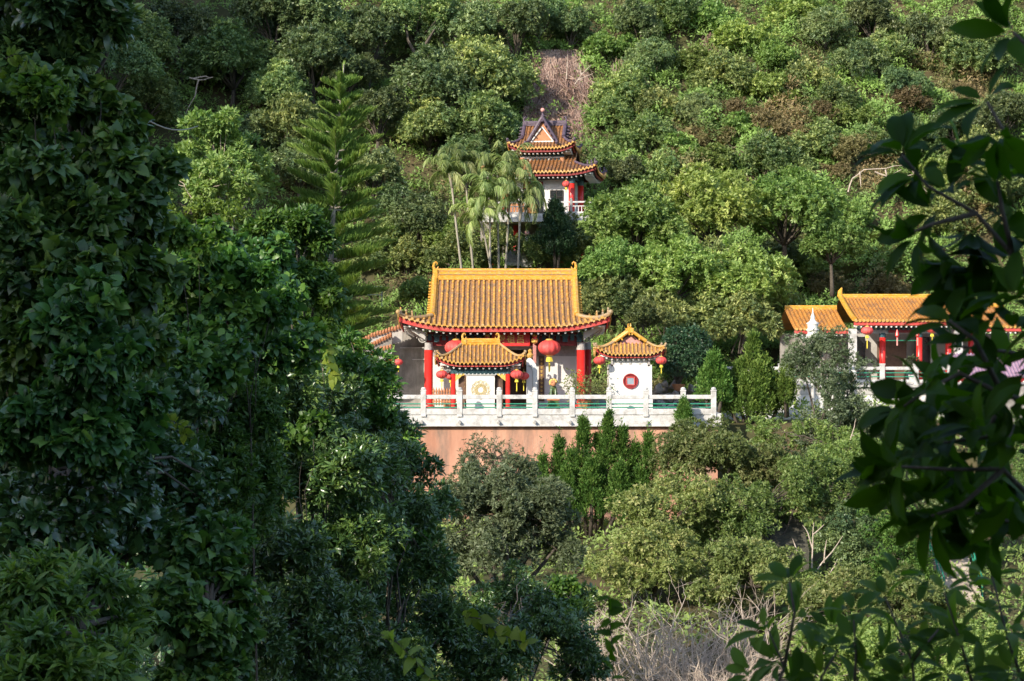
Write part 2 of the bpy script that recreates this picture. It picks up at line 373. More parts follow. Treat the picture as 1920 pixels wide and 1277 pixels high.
def juniper(seed, spires, mat=None, L=.26, W=.10, dens=150, name='juniper', cat='juniper'):
    """flame-shaped spires (x, y, height, radius) on dark stems"""
    g = np.random.default_rng(seed); t = thing(name, None, cat); lv = Leaves(); mb = MB()
    for (x, y, h, r) in spires:
        mb.tube([(x * .5, y * .5, -.6), (x * .85, y * .85, h * .2), (x, y, h * .6), (x, y, h * .97)], [.13, .10, .05, .012], 6)
        k = int(dens * h * r * .26) + 6; u = g.random(k) ** .85; z = h * (.08 + .80 * u)      # little flames licking up round the spire
        prof = r * np.clip(np.minimum((u + .08) * 4.5, 1.0), 0, 1) * (1 - u) ** .75 * 1.0; th = g.random(k) * 6.283; rr = prof * g.uniform(.45, 1.2, k)
        p0 = np.stack([x + rr * np.cos(th), y + rr * np.sin(th), z], 1); ax = nrm(np.stack([np.cos(th) * .34, np.sin(th) * .34, np.ones(k)], 1) + .12 * g.normal(size=(k, 3)))
        ln = g.uniform(.38, .78, k) * (1 - .35 * u); tn = .45 + .2 * g.normal(size=k); w_ = 13
        p0 = np.concatenate([p0, [[x, y, h * .86]]]); ax = np.concatenate([ax, [[0, 0, 1.]]]); ln = np.concatenate([ln, [h * .14 + .15]]); tn = np.concatenate([tn, [.6]])
        q = np.tile(np.linspace(0, 1, w_), len(p0)); P_ = np.repeat(p0, w_, 0); A_ = np.repeat(ax, w_, 0); L_ = np.repeat(ln, w_); sd = sph(g, len(q)); sd = sd - A_ * (sd * A_).sum(1, keepdims=True)
        P_ = P_ + A_ * (q * L_)[:, None] + sd * (.13 * (1 - q) ** .8)[:, None]
        rosettes(lv, g, P_, A_ + sd * .4, 3, L * .8, W * .8, .6, -.1, np.repeat(tn, w_) + .18 * q, .15, .3)
    mb.build('trunk', M_BARK, t, True); lv.build('crown', mat or M_JUNI, t, 'diamond')
    return t
def norfolk_pine(H, half):
    g = np.random.default_rng(41); t = thing('norfolk_pine', None, 'pine tree'); mb = MB(); br = MB(); lv = Leaves()
    zs = np.linspace(-1, H, 14); cx = lambda z: (.055 * (z - H * .5) - .6 * math.sin(z / H * 3.1) * .3)
    mb.tube([(cx(z), 0, z) for z in zs], [.26 * (1 - max(0, z) / H) ** .8 + .03 for z in zs], 9)
    z = 2.6
    while z < H - 1.0:
        f = z / H; Lb = half * (1 - f) ** .52 * 1.12 + .2; k = 6 if f < .8 else 5; a0 = g.random() * 6.28
        for j in range(k):
            a = a0 + j * 6.283 / k + g.normal() * .12; el = (.04 + .50 * max(0, f - .3)) + g.normal() * .08; LB = Lb * g.uniform(.78, 1.12)
            dr = np.array([math.cos(a), math.sin(a), 0]); o = np.array([cx(z), 0, z + g.normal() * .12])
            P = lambda s: o + dr * LB * s * math.cos(el) + UP * (LB * s * math.sin(el) + .14 * LB * s * s)
            br.tube([P(s) for s in np.linspace(0, 1, 5)], [.055 * (1 - .85 * s) * (LB / 3) ** .5 for s in np.linspace(0, 1, 5)], 5)
            m = int(62 * LB / 2.4) + 10; s = np.sort(g.uniform(.16, 1.0, m))
            b = np.array([P(v) for v in s]); tn = nrm(np.array([P(v + .05) - P(v - .05) for v in s]))
            sd = nrm(np.cross(tn, UP)); sg = np.where(np.arange(m) % 2, 1, -1)[:, None]
            d = tn * (.5 + .5 * s[:, None] ** 3) + sd * sg * g.uniform(.15, .75, (m, 1)) + UP * g.uniform(.35, 1.05, (m, 1))
            ln = (.84 * np.sin(np.clip((1.08 - s) * 2.3, 0.3, 1.57)) * (LB / 3) ** .35) * g.uniform(.8, 1.15, m)
            for q in range(3):
                dd = d + .16 * g.normal(size=(m, 3)); lv.add(b, dd, np.tile(UP, (m, 1)) + .3 * g.normal(size=(m, 3)), ln, .13, .40 + .32 * s + .12 * g.normal(size=m))
        z += 1.2 * (1 - .3 * f) * g.uniform(.9, 1.1)
    m = 40; u = g.random(m); zz = H - 2.6 + 2.8 * u
    lv.add(np.array([(cx(v), 0, v) for v in zz]), g.normal(size=(m, 3)) * .45 + UP * 1.1, g.normal(size=(m, 3)), .42, .09, .7)
    mb.build('trunk', M_BARK_PALE, t, True); br.build('bough', M_BARK_PALE, t); lv.build('crown', M_PINE, t, 'cord')
    return t
def palm(seed, H, lean=(0, 0), fr=10, FL=2.3):
    g = np.random.default_rng(seed); t = thing('palm', None, 'palm'); mb = MB(); lv = Leaves(); rb = MB()
    top = np.array([lean[0], lean[1], H])
    C = lambda s: np.array([lean[0] * s ** 1.5, lean[1] * s ** 1.5, H * s])
    ss = np.linspace(-.08, 1, 12); mb.tube([C(max(s, 0)) + (0, 0, min(s, 0) * H) for s in ss], [.085 - .03 * max(s, 0) + (.02 if i % 2 else 0) for i, s in enumerate(ss)], 8)
    mb.tube([top, top + (0, 0, .45), top + (0, 0, .8)], [.09, .10, .05], 8)
    for k in range(fr):
        a = k * 2.4 + g.normal() * .2; e0 = R(82 - 62 * (k / fr) + g.normal() * 6); LF = FL * g.uniform(.85, 1.1)
        dr = np.array([math.cos(a), math.sin(a), 0]); pts = [top + (0, 0, .7)]; e = e0; st = LF / 16; turn = R(g.uniform(8, 13))
        for i in range(16): pts.append(pts[-1] + (dr * math.cos(e) + UP * math.sin(e)) * st); e -= turn * (.4 + i / 14)
        pts = np.array(pts); rb.tube(list(pts[::2]), list(np.linspace(.028, .006, len(pts[::2]))), 4)
        m = 88; s = np.linspace(2.0, 15.9, m); i0 = s.astype(int); fr_ = (s - i0)[:, None]; b = pts[i0] * (1 - fr_) + pts[np.minimum(i0 + 1, 16)] * fr_
        tn = nrm(pts[np.minimum(i0 + 1, 16)] - pts[i0]); sd = nrm(np.cross(tn, UP) + 1e-6); sg = np.where(np.arange(m) % 2, 1, -1)[:, None]
        d = tn * .75 + sd * sg * .75 + UP * .05; d = nrm(d); d[:, 2] -= .5 * g.random(m) + .35
        dry = .95 if (k > fr - 3 and g.random() < .5) else .5
        lv.add(b, d, np.tile(UP, (m, 1)) + .25 * g.normal(size=(m, 3)), (.66 * np.sin(np.clip((17 - s) / 6, .25, 1.57))) * g.uniform(.8, 1.15, m), .045, dry + .16 * g.normal(size=m))
    mb.build('trunk', M_BARK_PALE, t, True); rb.build('frond_rib', M_PALM, t); lv.build('crown', M_PALM, t, 'strip')
    return t
def twig_bush(seed, R_, H, stems, name='bare_bush', cat='bush', mat=None, depth=3, r0=.035, kids=(3, 5), leaves=0, lmat=None, spread=.55, label=None):
    """a thicket of leafless stems, each forking DEPTH times"""
    g = np.random.default_rng(seed); t = thing(name, label, cat); mb = MB(); ends = []
    def grow(p, d, L, r, k):
        pts = [p]; dd = d
        for i in range(4): dd = unit(dd + g.normal(size=3) * .16 + UP * .05); pts.append(pts[-1] + dd * L / 4)
        mb.tube(pts, list(np.linspace(r, r * .5, 5)), 4 if k > 1 else 3, False)
        ends.append((pts[-1], dd))
        if k <= 0: return
        for _ in range(g.integers(*kids)):
            i = g.integers(1, 5); nd = unit(dd + g.normal(size=3) * spread + UP * .1); grow(pts[i], nd, L * g.uniform(.5, .75), r * .55, k - 1)
    for _ in range(stems):
        a = g.random() * 6.28; q = R_ * math.sqrt(g.random()) * .75
        grow(np.array([q * math.cos(a), q * math.sin(a), -.3]), unit(np.array([math.cos(a) * q / R_ * .8, math.sin(a) * q / R_ * .8, 1]) + g.normal(size=3) * .2), H * g.uniform(.4, .6), r0, depth)
    mb.build('stem', mat or M_TWIG, t)
    if leaves:
        lv = Leaves(); p = np.array([e[0] for e in ends]); a = np.array([e[1] for e in ends])
        sel = g.choice(len(p), min(len(p), leaves), replace=False); rosettes(lv, g, p[sel], a[sel], 4, .14, .06, 1.0, .2, .6); lv.build('foliage', lmat, t)
    return t
def grass_tuft(seed, H, n, mat=None, rad=.5):
    g = np.random.default_rng(seed); t = thing('grass_clump', None, 'grass'); lv = Leaves()
    a = g.random(n) * 6.28; q = rad * np.sqrt(g.random(n)); b = np.stack([q * np.cos(a), q * np.sin(a), np.zeros(n) - .1], 1)
    d = np.stack([np.cos(a) * .35, np.sin(a) * .35, np.ones(n)], 1) + .16 * g.normal(size=(n, 3)); d = nrm(d)
    L = H * g.uniform(.5, .65, n); nr = np.stack([-np.cos(a), -np.sin(a), np.full(n, .3)], 1); ti = .5 + .25 * g.normal(size=n)
    lv.add(b, d, nr, L, .05, ti); d2 = nrm(d + np.stack([np.cos(a), np.sin(a), np.full(n, -.75)], 1) * .8); lv.add(b + d * L[:, None] * .96, d2, nr, L * .9, .05, ti)
    lv.build('blade', mat or M_GRASS, t, 'strip'); t['kind'] = 'thing'
    return t
def place(proto, used, px, py, s, label, group, hc, Y=None, rz=None, sz=None, sink=.74):
    """stand a plant (or a copy of it) so that its middle shows at px, py"""
    o = copy_tree(proto) if proto.name in used else proto; used.add(proto.name)
    s = float(s)
    if Y is None: Y = on_hill(px, py, hc * s * (sz or 1) * sink)
    c = at(px, py, Y); o.location = (c[0], c[1], c[2] - hc * s * (sz or 1)); o.scale = (s, s, s * (sz or 1)); o.rotation_euler = (0, 0, rnd.uniform(0, 6.28) if rz is None else rz)
    tag(o, label, None, group); return o
USED = set()
# ------------------------------------------------------------------ materials of the built things
M_TILE = surf('glazed_tile', (.36, .165, .03), (.60, .30, .05), 4, .42, .15, lo=.42, hi=.58, c3=(.22, .14, .075), s3=1.8, fac3=.95, spec=.5)
M_PAN = surf('pan_tile', (.32, .155, .05), (.22, .135, .085), 7, .6, .2, c3=(.12, .09, .07), s3=1.1, fac3=.85)
M_OLDR = surf('weathered_ridge_tile', (.42, .22, .04), (.36, .27, .17), 3, .6, .2, c3=(.22, .17, .12), s3=1.5, fac3=.8)
M_TILED = surf('dim_orange_tile', (.17, .068, .022), (.27, .12, .038), 3, .5, .15, c3=(.12, .07, .05), s3=1.3, fac3=.9)
M_SIGN = surf('sign_red', (.50, .03, .03), (.56, .04, .04), 3, .45)
M_RING = surf('dull_red_ring', (.24, .018, .02), (.30, .03, .03), 3, .5)
M_GILT = surf('pale_gilt', (.50, .38, .14), (.62, .50, .24), 12, .45)
M_SHADESTEP = surf('shade_toned_step', (.05, .048, .036), (.085, .08, .06), 4, .95)  # step stone with the shade of its place put into the colour
M_CAP = surf('tile_cap', (.55, .30, .05), (.42, .22, .06), 9, .45, .2, c3=(.5, .42, .3), s3=4, fac3=.6)
M_RIDGE = surf('ridge_tile', (.46, .215, .018), (.62, .315, .03), 3, .4, .1, c3=(.62, .45, .22), s3=5, fac3=.6, stretch=(1, 1, 2.5))
M_TILEO = surf('old_orange_tile', (.40, .165, .035), (.50, .24, .06), 3, .5, .15, c3=(.19, .10, .06), s3=1.3, fac3=.9)
M_PLUM = surf('plum_ridge_tile', (.065, .045, .065), (.11, .075, .10), 5, .5, .1)
M_RED = surf('red_paint', (.56, .022, .018), (.62, .03, .022), 2, .35, .05, spec=.5)
M_FASCIA = surf('weathered_red_board', (.50, .045, .040), (.42, .06, .05), 3, .6, .1, c3=(.52, .16, .13), s3=2, fac3=.6)
M_DKRED = surf('dark_red_board', (.17, .012, .012), (.22, .018, .016), 3, .5)
M_WHITE = surf('white_render', (.58, .565, .54), (.66, .645, .62), 1.2, .85, .08, c3=(.62, .58, .52), s3=.8, fac3=.35)
M_STONE = surf('pale_stone', (.44, .425, .41), (.58, .565, .55), 3, .85, .2, c3=(.27, .255, .23), s3=2.2, fac3=.75)
M_SALMON = surf('salmon_render', (.38, .18, .115), (.56, .31, .21), .7, .9, .1, c3=(.19, .135, .105), s3=.9, fac3=.95, stretch=(1, 1, .2))
M_CONC = surf('grey_concrete', (.20, .185, .165), (.34, .315, .285), 2.2, .92, .3, c3=(.13, .115, .10), s3=.7, fac3=.85, stretch=(1, 1, .5))
M_GREYW = surf('grey_render', (.36, .34, .32), (.46, .44, .41), 2, .9, .1)
M_FRIEZE = surf('frieze_paint', (.30, .28, .27), (.40, .37, .35), 6, .8)
M_BLUE = surf('blue_green_paint', (.025, .065, .085), (.045, .10, .11), 5, .5)
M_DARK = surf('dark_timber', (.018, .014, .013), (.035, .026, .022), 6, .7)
M_BROWN = surf('brown_timber', (.10, .055, .035), (.15, .085, .055), 4, .6)
M_GOLD = surf('gold_paint', (.58, .36, .07), (.70, .47, .12), 12, .4, spec=.6)
M_GREENP = surf('green_pipe', (.02, .20, .12), (.03, .26, .16), 6, .45)
M_LANT = surf('lantern_cloth', (.60, .055, .050), (.68, .085, .075), 2, .65, c3=(.66, .16, .14), s3=1.0, fac3=.5)
M_YEL = surf('yellow_tassel', (.72, .56, .04), (.80, .66, .08), 20, .8)
M_PINK = surf('pink_pediment', (.52, .22, .19), (.60, .30, .26), 3, .8)
M_GLASS = surf('pale_blue_pane', (.22, .27, .31), (.28, .33, .37), 2, .2, spec=.6)
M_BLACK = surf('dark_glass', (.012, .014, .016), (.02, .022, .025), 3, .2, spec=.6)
M_LILAC = surf('lilac_roof_sheet', (.27, .17, .24), (.33, .22, .29), 4, .6)
M_STEP = surf('step_stone', (.36, .30, .25), (.46, .39, .33), 4, .9, .2, c3=(.24, .2, .17), s3=1.4, fac3=.6)
M_GRNGLAZE = surf('green_glaze', (.025, .075, .03), (.05, .12, .04), 8, .35, spec=.6, c3=(.24, .17, .04), s3=6, fac3=.6)
M_TERRA = surf('terracotta', (.36, .15, .07), (.46, .21, .10), 6, .7)
M_WIRE = surf('grey_cable', (.25, .25, .25), (.3, .3, .3), 4, .6)
M_ROCK = surf('rock', (.15, .13, .11), (.36, .31, .26), 2.4, .95, .6, c3=(.5, .44, .36), s3=2, fac3=.6)
M_ROBE = surf('pale_robe', (.55, .48, .40), (.65, .58, .5), 6, .7)
M_SKINP = surf('pink_face_paint', (.58, .28, .24), (.62, .33, .28), 6, .6)

# ------------------------------------------------------------------ tiled roofs with turned-up corners
def roof(root, W, D, wr, th, zr, z0, p, lift, sp, rot=0, rr=.075, mats=None, ridge_m=None, fascia_m=None, ridge_h=.5, ridge_w=.28, hip_r=.13,
         sides='FBLR', fas=.24, raft=.42, fin=.55, gable_m=None, rows=26, soff=.14, verge=True, main_ridge=True, z_ridge=0, slots=True):
    """hip-and-gable roof: W, D half sizes at the eave, WR half length of the ridge, TH how far down the slope the gable foot sits"""
    ca, sa = math.cos(rot), math.sin(rot); base_xf = lambda q: (q[0] * ca - q[1] * sa, q[0] * sa + q[1] * ca, q[2])
    fS = lambda s: float(np.clip((s - .42) / .58, 0, 1)) ** 2
    zf = lambda t: zr * max(0, 1 - t) ** p
    Z = lambda x, y, t: z0 + zf(t) + lift * fS(abs(x) / W) * fS(abs(y) / D)
    def Pf(x, t): return np.array([x, -D * t, Z(x, D * t, t)])
    def Ps(y, s): t = th + (1 - th) * s; x = wr + (W - wr) * s; return np.array([x, y, Z(x, y, t)])
    mb = MB(); fb = MB(); rb = MB(); sf = MB()
    flips = {'F': lambda q: base_xf(q), 'B': lambda q: base_xf((-q[0], -q[1], q[2])), 'R': lambda q: base_xf(q), 'L': lambda q: base_xf((-q[0], -q[1], q[2]))}
    Lf = math.hypot(D, zr); Ls = math.hypot(W - wr, zf(th))
    for sd in sides:
        for m_ in (mb, fb, rb, sf): m_.xf = flips[sd]
        fr = sd in 'FB'
        half = W if fr else D
        lim = (lambda t: wr + (W - wr) * max(0, (t - th)) / (1 - th)) if fr else (lambda s: D * (th + (1 - th) * s))
        P = Pf if fr else (lambda y, s: Ps(y, s))
        nrow = rows if fr else max(3, int(rows * Ls / Lf))
        nc = 22; mb.m = 1
        for k in range(nrow):          # lapped pan tiles
            ta, tb = k / nrow, (k + 1) / nrow + .15 / nrow
            r1 = [P(x, ta) for x in np.linspace(-lim(ta), lim(ta), nc)]
            r2 = [P(x, min(1, tb)) + (0, 0, .035) for x in np.linspace(-lim(min(1, tb)), lim(min(1, tb)), nc)]
            r3 = [q - (0, 0, .05) for q in r2]
            mb.grid([r1, r2, r3])
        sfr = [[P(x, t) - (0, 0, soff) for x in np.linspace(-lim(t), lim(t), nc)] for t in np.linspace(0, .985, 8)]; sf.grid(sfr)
        n = int(half * 2 / sp); xs = [(-half + half / n) + i * 2 * half / n for i in range(n)]
        for x in xs:                   # the ribs of cover tiles, each ending in a round cap
            if fr: t0 = 0 if abs(x) <= wr else th + (1 - th) * (abs(x) - wr) / max(1e-6, W - wr)
            else: t0 = max(0, (abs(x) / D - th) / (1 - th))
            if t0 > .97: continue
            L = (Lf if fr else Ls) * (1 - t0); ns = max(2, int(L / .34)); pts = []; rad = []
            for i in range(ns):
                a = t0 + (1 - t0) * i / ns; b = t0 + (1 - t0) * (i + .93) / ns
                j = np.array([rnd.gauss(0, .006), 0, rnd.gauss(0, .006)]) if fr else 0
                pts += [P(x, a) + (0, 0, rr * .85) + j, P(x, b) + (0, 0, rr * .9) + j]; rad += [rr * .92, rr * 1.14]
            mb.m = 0; mb.tube(pts, rad, 7)
            e = P(x, 1); o = np.array([0, -1., 0]) if fr else np.array([1., 0, 0]); mb.m = 2
            mb.cyl(e + (0, 0, .045) - o * .02, e + (0, 0, .04) + o * .07, rr * 1.28, 8)
            if raft:
                pass
        for i in range(len(xs) - 1):   # drip tiles between the caps
            xm = (xs[i] + xs[i + 1]) / 2; h = half / n * .72; q = P(xm, 1); l_ = P(xm - h, 1); r_ = P(xm + h, 1); o = np.array([0, -.03, 0]) if fr else np.array([.03, 0, 0])
            mb.m = 2; mb.add([l_ + o, r_ + o, q + o - (0, 0, .15), l_ + o * 2.5, r_ + o * 2.5, q + o * 2.5 - (0, 0, .15)], [(0, 2, 1), (3, 4, 5), (0, 1, 4, 3), (1, 2, 5, 4), (2, 0, 3, 5)])
        xe = np.linspace(-half * .995, half * .995, 41); inn = np.array([0, .10, 0]) if fr else np.array([-.10, 0, 0]); th_ = np.array([0, .07, 0]) if fr else np.array([-.07, 0, 0])
        top = [P(x, 1) + inn - (0, 0, .09) for x in xe]; bot = [q - (0, 0, fas) for q in top]
        fb.grid([top, bot, [q + th_ for q in bot], [q + th_ for q in top]])
        if raft:
            nr = int(half * 1.86 / raft)
            for i in range(nr):
                x = -half * .93 + (i + .5) * 2 * half * .93 / nr; q = P(x, 1) + inn * 2.6 - (0, 0, fas + .17); o = inn / np.linalg.norm(inn)
                rb.cyl(q, q + o * .7, .066, 7)
    tm = mats or [M_TILE, M_PAN, M_CAP]
    for m_ in (mb, fb, rb, sf): m_.xf = None
    R_ = mb.build('roof', tm, root)
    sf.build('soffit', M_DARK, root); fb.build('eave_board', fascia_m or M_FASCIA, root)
    if raft: rb.build('rafter', M_WHITE, root)
    rm = ridge_m or M_RIDGE
    if main_ridge:
        b = MB(); b.xf = base_xf; zt = z0 + zr + z_ridge
        b.box((0, 0, zt + ridge_h * .22), (2 * wr + .1, ridge_w * 1.25, ridge_h * .5)); b.box((0, 0, zt + ridge_h * .50), (2 * wr + .12, ridge_w * 1.5, ridge_h * .10))
        b.box((0, 0, zt + ridge_h * .70), (2 * wr + .08, ridge_w, ridge_h * .34)); b.tube([(-wr - .06, 0, zt + ridge_h * .92), (wr + .06, 0, zt + ridge_h * .92)], ridge_w * .42, 8)
        b.build('ridge', rm, R_)
        if ridge_h > .5:
            b = MB(); b.xf = base_xf
            b.box((0, 0, zt + ridge_h * .505), (2 * wr + .14, ridge_w * 1.62, ridge_h * .06)); b.box((0, 0, zt + ridge_h * .86), (2 * wr + .14, ridge_w * 1.2, ridge_h * .05))
            for i in range(15): b.box((-wr + .3 + i * (2 * wr - .6) / 14, 0, zt + ridge_h * .69), (.03, ridge_w * 1.06, ridge_h * .33))
            b.build('ridge_moulding', M_OLDR, R_)
        if fin:
            for s in (-1, 1):
                f_ = MB(); f_.xf = base_xf; x0 = s * (wr + .02)
                f_.box((x0 - s * .05, 0, zt + ridge_h * .5), (.30, ridge_w * 1.7, ridge_h * 1.05))
                c = [(x0, 0, zt + ridge_h), (x0 + s * .10 * fin, 0, zt + ridge_h + .35 * fin), (x0 + s * .02 * fin, 0, zt + ridge_h + .72 * fin), (x0 - s * .18 * fin, 0, zt + ridge_h + .86 * fin),
                     (x0 - s * .34 * fin, 0, zt + ridge_h + .70 * fin), (x0 - s * .28 * fin, 0, zt + ridge_h + .52 * fin)]
                f_.tube(c, [.19 * fin, .17 * fin, .14 * fin, .11 * fin, .08 * fin, .04 * fin], 7)
                f_.tube([(x0 - s * .12, 0, zt + ridge_h * .9), (x0 - s * .38 * fin, 0, zt + ridge_h + .16 * fin), (x0 - s * .44 * fin, 0, zt + ridge_h + .34 * fin)], [.12 * fin, .09 * fin, .03], 6)
                f_.build('finial', rm, R_)
    for sx in (-1, 1):
        for sy in (-1, 1):
            if not (('F' in sides and sy < 0) or ('B' in sides and sy > 0)): continue
            S = np.array([sx, -sy, 1]) * np.array([1, -1, 1])
            if verge and th > .02:
                b = MB(); b.xf = base_xf; ts = np.linspace(0, th, 9); b.tube([np.array([wr * sx, D * t * sy, Z(wr, D * t, t) + .14]) for t in ts], [hip_r * 1.25] * 9, 8)
                for t in np.linspace(.04, th, int(th * Lf / .3)):
                    q = np.array([wr * sx, D * t * sy, Z(wr, D * t, t) - .02]); b.cyl(q + (sx * .08, 0, 0), q + (sx * .34, 0, -.03), rr * .95, 6)
                b.build('verge_ridge', rm, R_)
            b = MB(); b.xf = base_xf; ss = np.linspace(0, 1.0, 9)
            pts = []
            for s in ss:
                t = th + (1 - th) * s; x = wr + (W - wr) * s; pts.append(np.array([x * sx, D * t * sy, Z(x, D * t, t) + .13]))
            end = pts[-1] + (pts[-1] - pts[-2]) * .12 + (0, 0, .05)
            b.tube(pts + [end], [hip_r * .85] * 9 + [hip_r * .8], 8)
            b.ball(end + (0, 0, .02), hip_r * .95, 8, 6)
            if W > 3:
                for s in (.6, .78, .94):
                    t = th + (1 - th) * s; x = wr + (W - wr) * s; q = np.array([x * sx, D * t * sy, Z(x, D * t, t) + .22])
                    b.lathe(q, [(.06, 0), (.08, .1), (.05, .18), (.07, .25), (.03, .34)], 6)
            b.build('hip_ridge', M_OLDR if rm is M_RIDGE else rm, R_)
    if th > .02 and gable_m:
        for s in (-1, 1):
            b = MB(); b.xf = base_xf; ts = np.linspace(th, 0, 8)
            l_ = [(s * (wr - .12), -D * t, Z(wr, D * t, t) - .1) for t in ts]; r_ = [(s * (wr - .12), D * t, Z(wr, D * t, t) - .1) for t in ts]
            b.grid([l_, r_]); b.build('gable', gable_m, root)
    return R_

def spiral(c, r0, turns, rad, n=26, flip=1):
    return [(c[0] + flip * r0 * (1 - i / n * .86) * math.cos(i / n * turns * 6.283), c[1], c[2] + r0 * (1 - i / n * .86) * math.sin(i / n * turns * 6.283)) for i in range(n)], rad

# ------------------------------------------------------------------ lower terrace: retaining wall, deck
DECK = -4.06
def structure(name, mb, m):
    return tag(mb.build(name, m), kind='structure')
mb = MB(); mb.box((.9, 126.5, DECK - .35), (21.4, 22.4, .7)); structure('terrace_floor', mb, M_GREYW)
rw = thing('retaining_wall', 'salmon rendered retaining wall with a pale stone band along its top', 'wall', (2.0, 115.3, -12))
mb = MB(); mb.box((-1.15, 1.4, 3.5), (22.1, 3.0, 7.1)); mb.build('wall_face', M_SALMON, rw)
mb = MB(); mb.box((-1.15, 1.3, 7.42), (22.5, 3.3, .74), bev=.03); mb.box((-1.15, -.38, 7.07), (22.4, .1, .05)); mb.build('stone_band', M_STONE, rw)
for px in (790, 861, 934, 1002, 1068, 1140, 1212):
    x = (px - 960) * 115 / F - 2.0; mb = MB(); mb.tube([(x, -.3, 7.33), (x + .02, -.62, 7.27)], [.10, .085], 8); mb.build('drain_spout', M_GREYW, rw)
bal = thing('balustrade', 'white stone terrace balustrade with two green pipes between its square posts', 'balustrade', (2.0, 115.0, DECK))
posts = [658, 730, 794, 862, 936, 1003, 1073, 1142, 1211, 1281, 1338]
xs = [(p - 960) * 115 / F - 2.0 for p in posts]
for x in xs:
    mb = MB(); mb.box((x, 0, .40), (.30, .28, 1.50), bev=.025); mb.box((x, 0, 1.17), (.34, .32, .10), bev=.03); mb.lathe((x, 0, 1.22), [(.12, 0), (.15, .06), (.11, .12), (.02, .15)], 8); mb.build('post', M_STONE, bal)
for a, b in zip(xs[:-1], xs[1:]):
    mb = MB(); mb.box(((a + b) / 2, 0, .80), (b - a - .30, .16, .24), bev=.02); mb.build('rail', M_STONE, bal)
    mb = MB(); mb.box(((a + b) / 2, 0, -.06), (b - a - .30, .20, .34), bev=.02); mb.build('kerb', M_STONE, bal)
    for z in (.40, .20):
        mb = MB(); mb.cyl((a + .1, 0, z), (b - .1, 0, z), .036, 8); mb.build('pipe', M_GREENP, bal)

# ------------------------------------------------------------------ main temple hall
tm = thing('temple_hall', 'large temple hall with a golden tiled hip-and-gable roof, red columns and white walls', 'temple', (-.45, 124.5, DECK))
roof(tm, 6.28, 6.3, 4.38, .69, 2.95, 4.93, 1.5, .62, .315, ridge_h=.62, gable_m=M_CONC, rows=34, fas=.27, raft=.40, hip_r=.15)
for x, y in ((-4.56, -4.8), (4.6, -4.8), (-4.56, 3.6), (5.15, -.3)):
    mb = MB(); mb.lathe((x, y, 0), [(.36, 0), (.36, .18), (.30, .24), (.255, .26), (.255, 3.5)], 16); c = mb.build('column', M_RED, tm, True)
    mb = MB(); mb.lathe((x, y, 3.5), [(.27, 0), (.27, .14), (.24, .15), (.24, .42), (.28, .45)], 14); mb.build('capital', M_FRIEZE, c)
body = MB()
body.box((-3.42, -3.2, 2.3), (2.0, .3, 4.6)); body.box((3.2, -3.2, 2.3), (2.5, .3, 4.6)); body.box((-.25, -3.2, 4.05), (4.4, .3, 1.1))
body.box((-4.35, .7, 2.3), (.3, 7.5, 4.6)); body.box((4.4, .7, 2.3), (.3, 7.5, 4.6)); body.box((0, 4.6, 2.3), (9, .3, 4.6)); body.build('wall', M_WHITE, tm)
for x, q in ((-3.42, 1.9), (3.2, 2.4)): mb = MB(); mb.box((x, -3.37, 3.42), (q, .04, .62)); mb.build('frieze', M_FRIEZE, tm)
mb = MB(); mb.box((0, 1.0, 1.8), (6.5, .2, 3.6)); mb.build('inner_screen', M_BROWN, tm)
for x, wd in ((-2.48, .30), (2.25, .34)):
    mb = MB(); mb.box((x, -3.42, 1.75), (wd, .10, 2.75)); bd = mb.build('couplet_board', M_BROWN, tm)
    mb = MB()
    for k in range(11):            # the worn gilt characters down the board
        z = 2.92 - k * .235; mb.box((x, -3.48, z), (.15, .02, .028)); mb.box((x, -3.482, z - .07), (.12, .02, .024)); mb.box((x + rnd.uniform(-.03, .03), -3.484, z - .03), (.026, .02, .15))
    mb.build('lettering', M_GOLD, bd)
mb = MB(); mb.box((0, -4.5, 4.05), (9.3, .30, .62)); mb.box((0, -4.5, 4.48), (9.3, .5, .16)); mb.box((-4.56, -1, 4.05), (.3, 6.6, .6)); mb.box((4.6, -1, 4.05), (.3, 6.6, .6)); mb.build('beam', M_DKRED, tm)
mb = MB()
for i in range(22):
    x = -4.5 + i * 9 / 21
    if i % 2: mb.box((x, -4.78, 4.12), (.30, .24, .30)); mb.box((x, -4.82, 4.36), (.42, .34, .14)); mb.box((x, -4.74, 4.52), (.26, .44, .12))
    else: mb.box((x, -4.72, 4.26), (.22, .16, .40))
mb.build('bracket', M_BLUE, tm)
for s in (-1, 1):
    mb = MB(); q, r = spiral((s * 4.95, -4.65, 4.18), .33, 2.2, .05, flip=s); mb.tube(q, .045, 6)
    mb.tube([(s * 5.2, -4.65, 4.3), (s * 5.5, -4.9, 4.55), (s * 5.7, -5.2, 4.72), (s * 5.95, -5.5, 4.95)], [.06, .07, .07, .05], 6); mb.tube([(s * 5.45, -4.8, 4.3), (s * 5.7, -5.0, 4.45), (s * 5.85, -5.2, 4.7)], .05, 6); mb.build('scroll_bracket', M_GREYW, tm)
    mb = MB(); mb.prism([(s * 4.7, 4.55), (s * 6.0, 5.05), (s * 5.9, 4.85), (s * 4.75, 4.1)], -5.4, -5.2); mb.build('corner_brace', M_GREYW, tm)
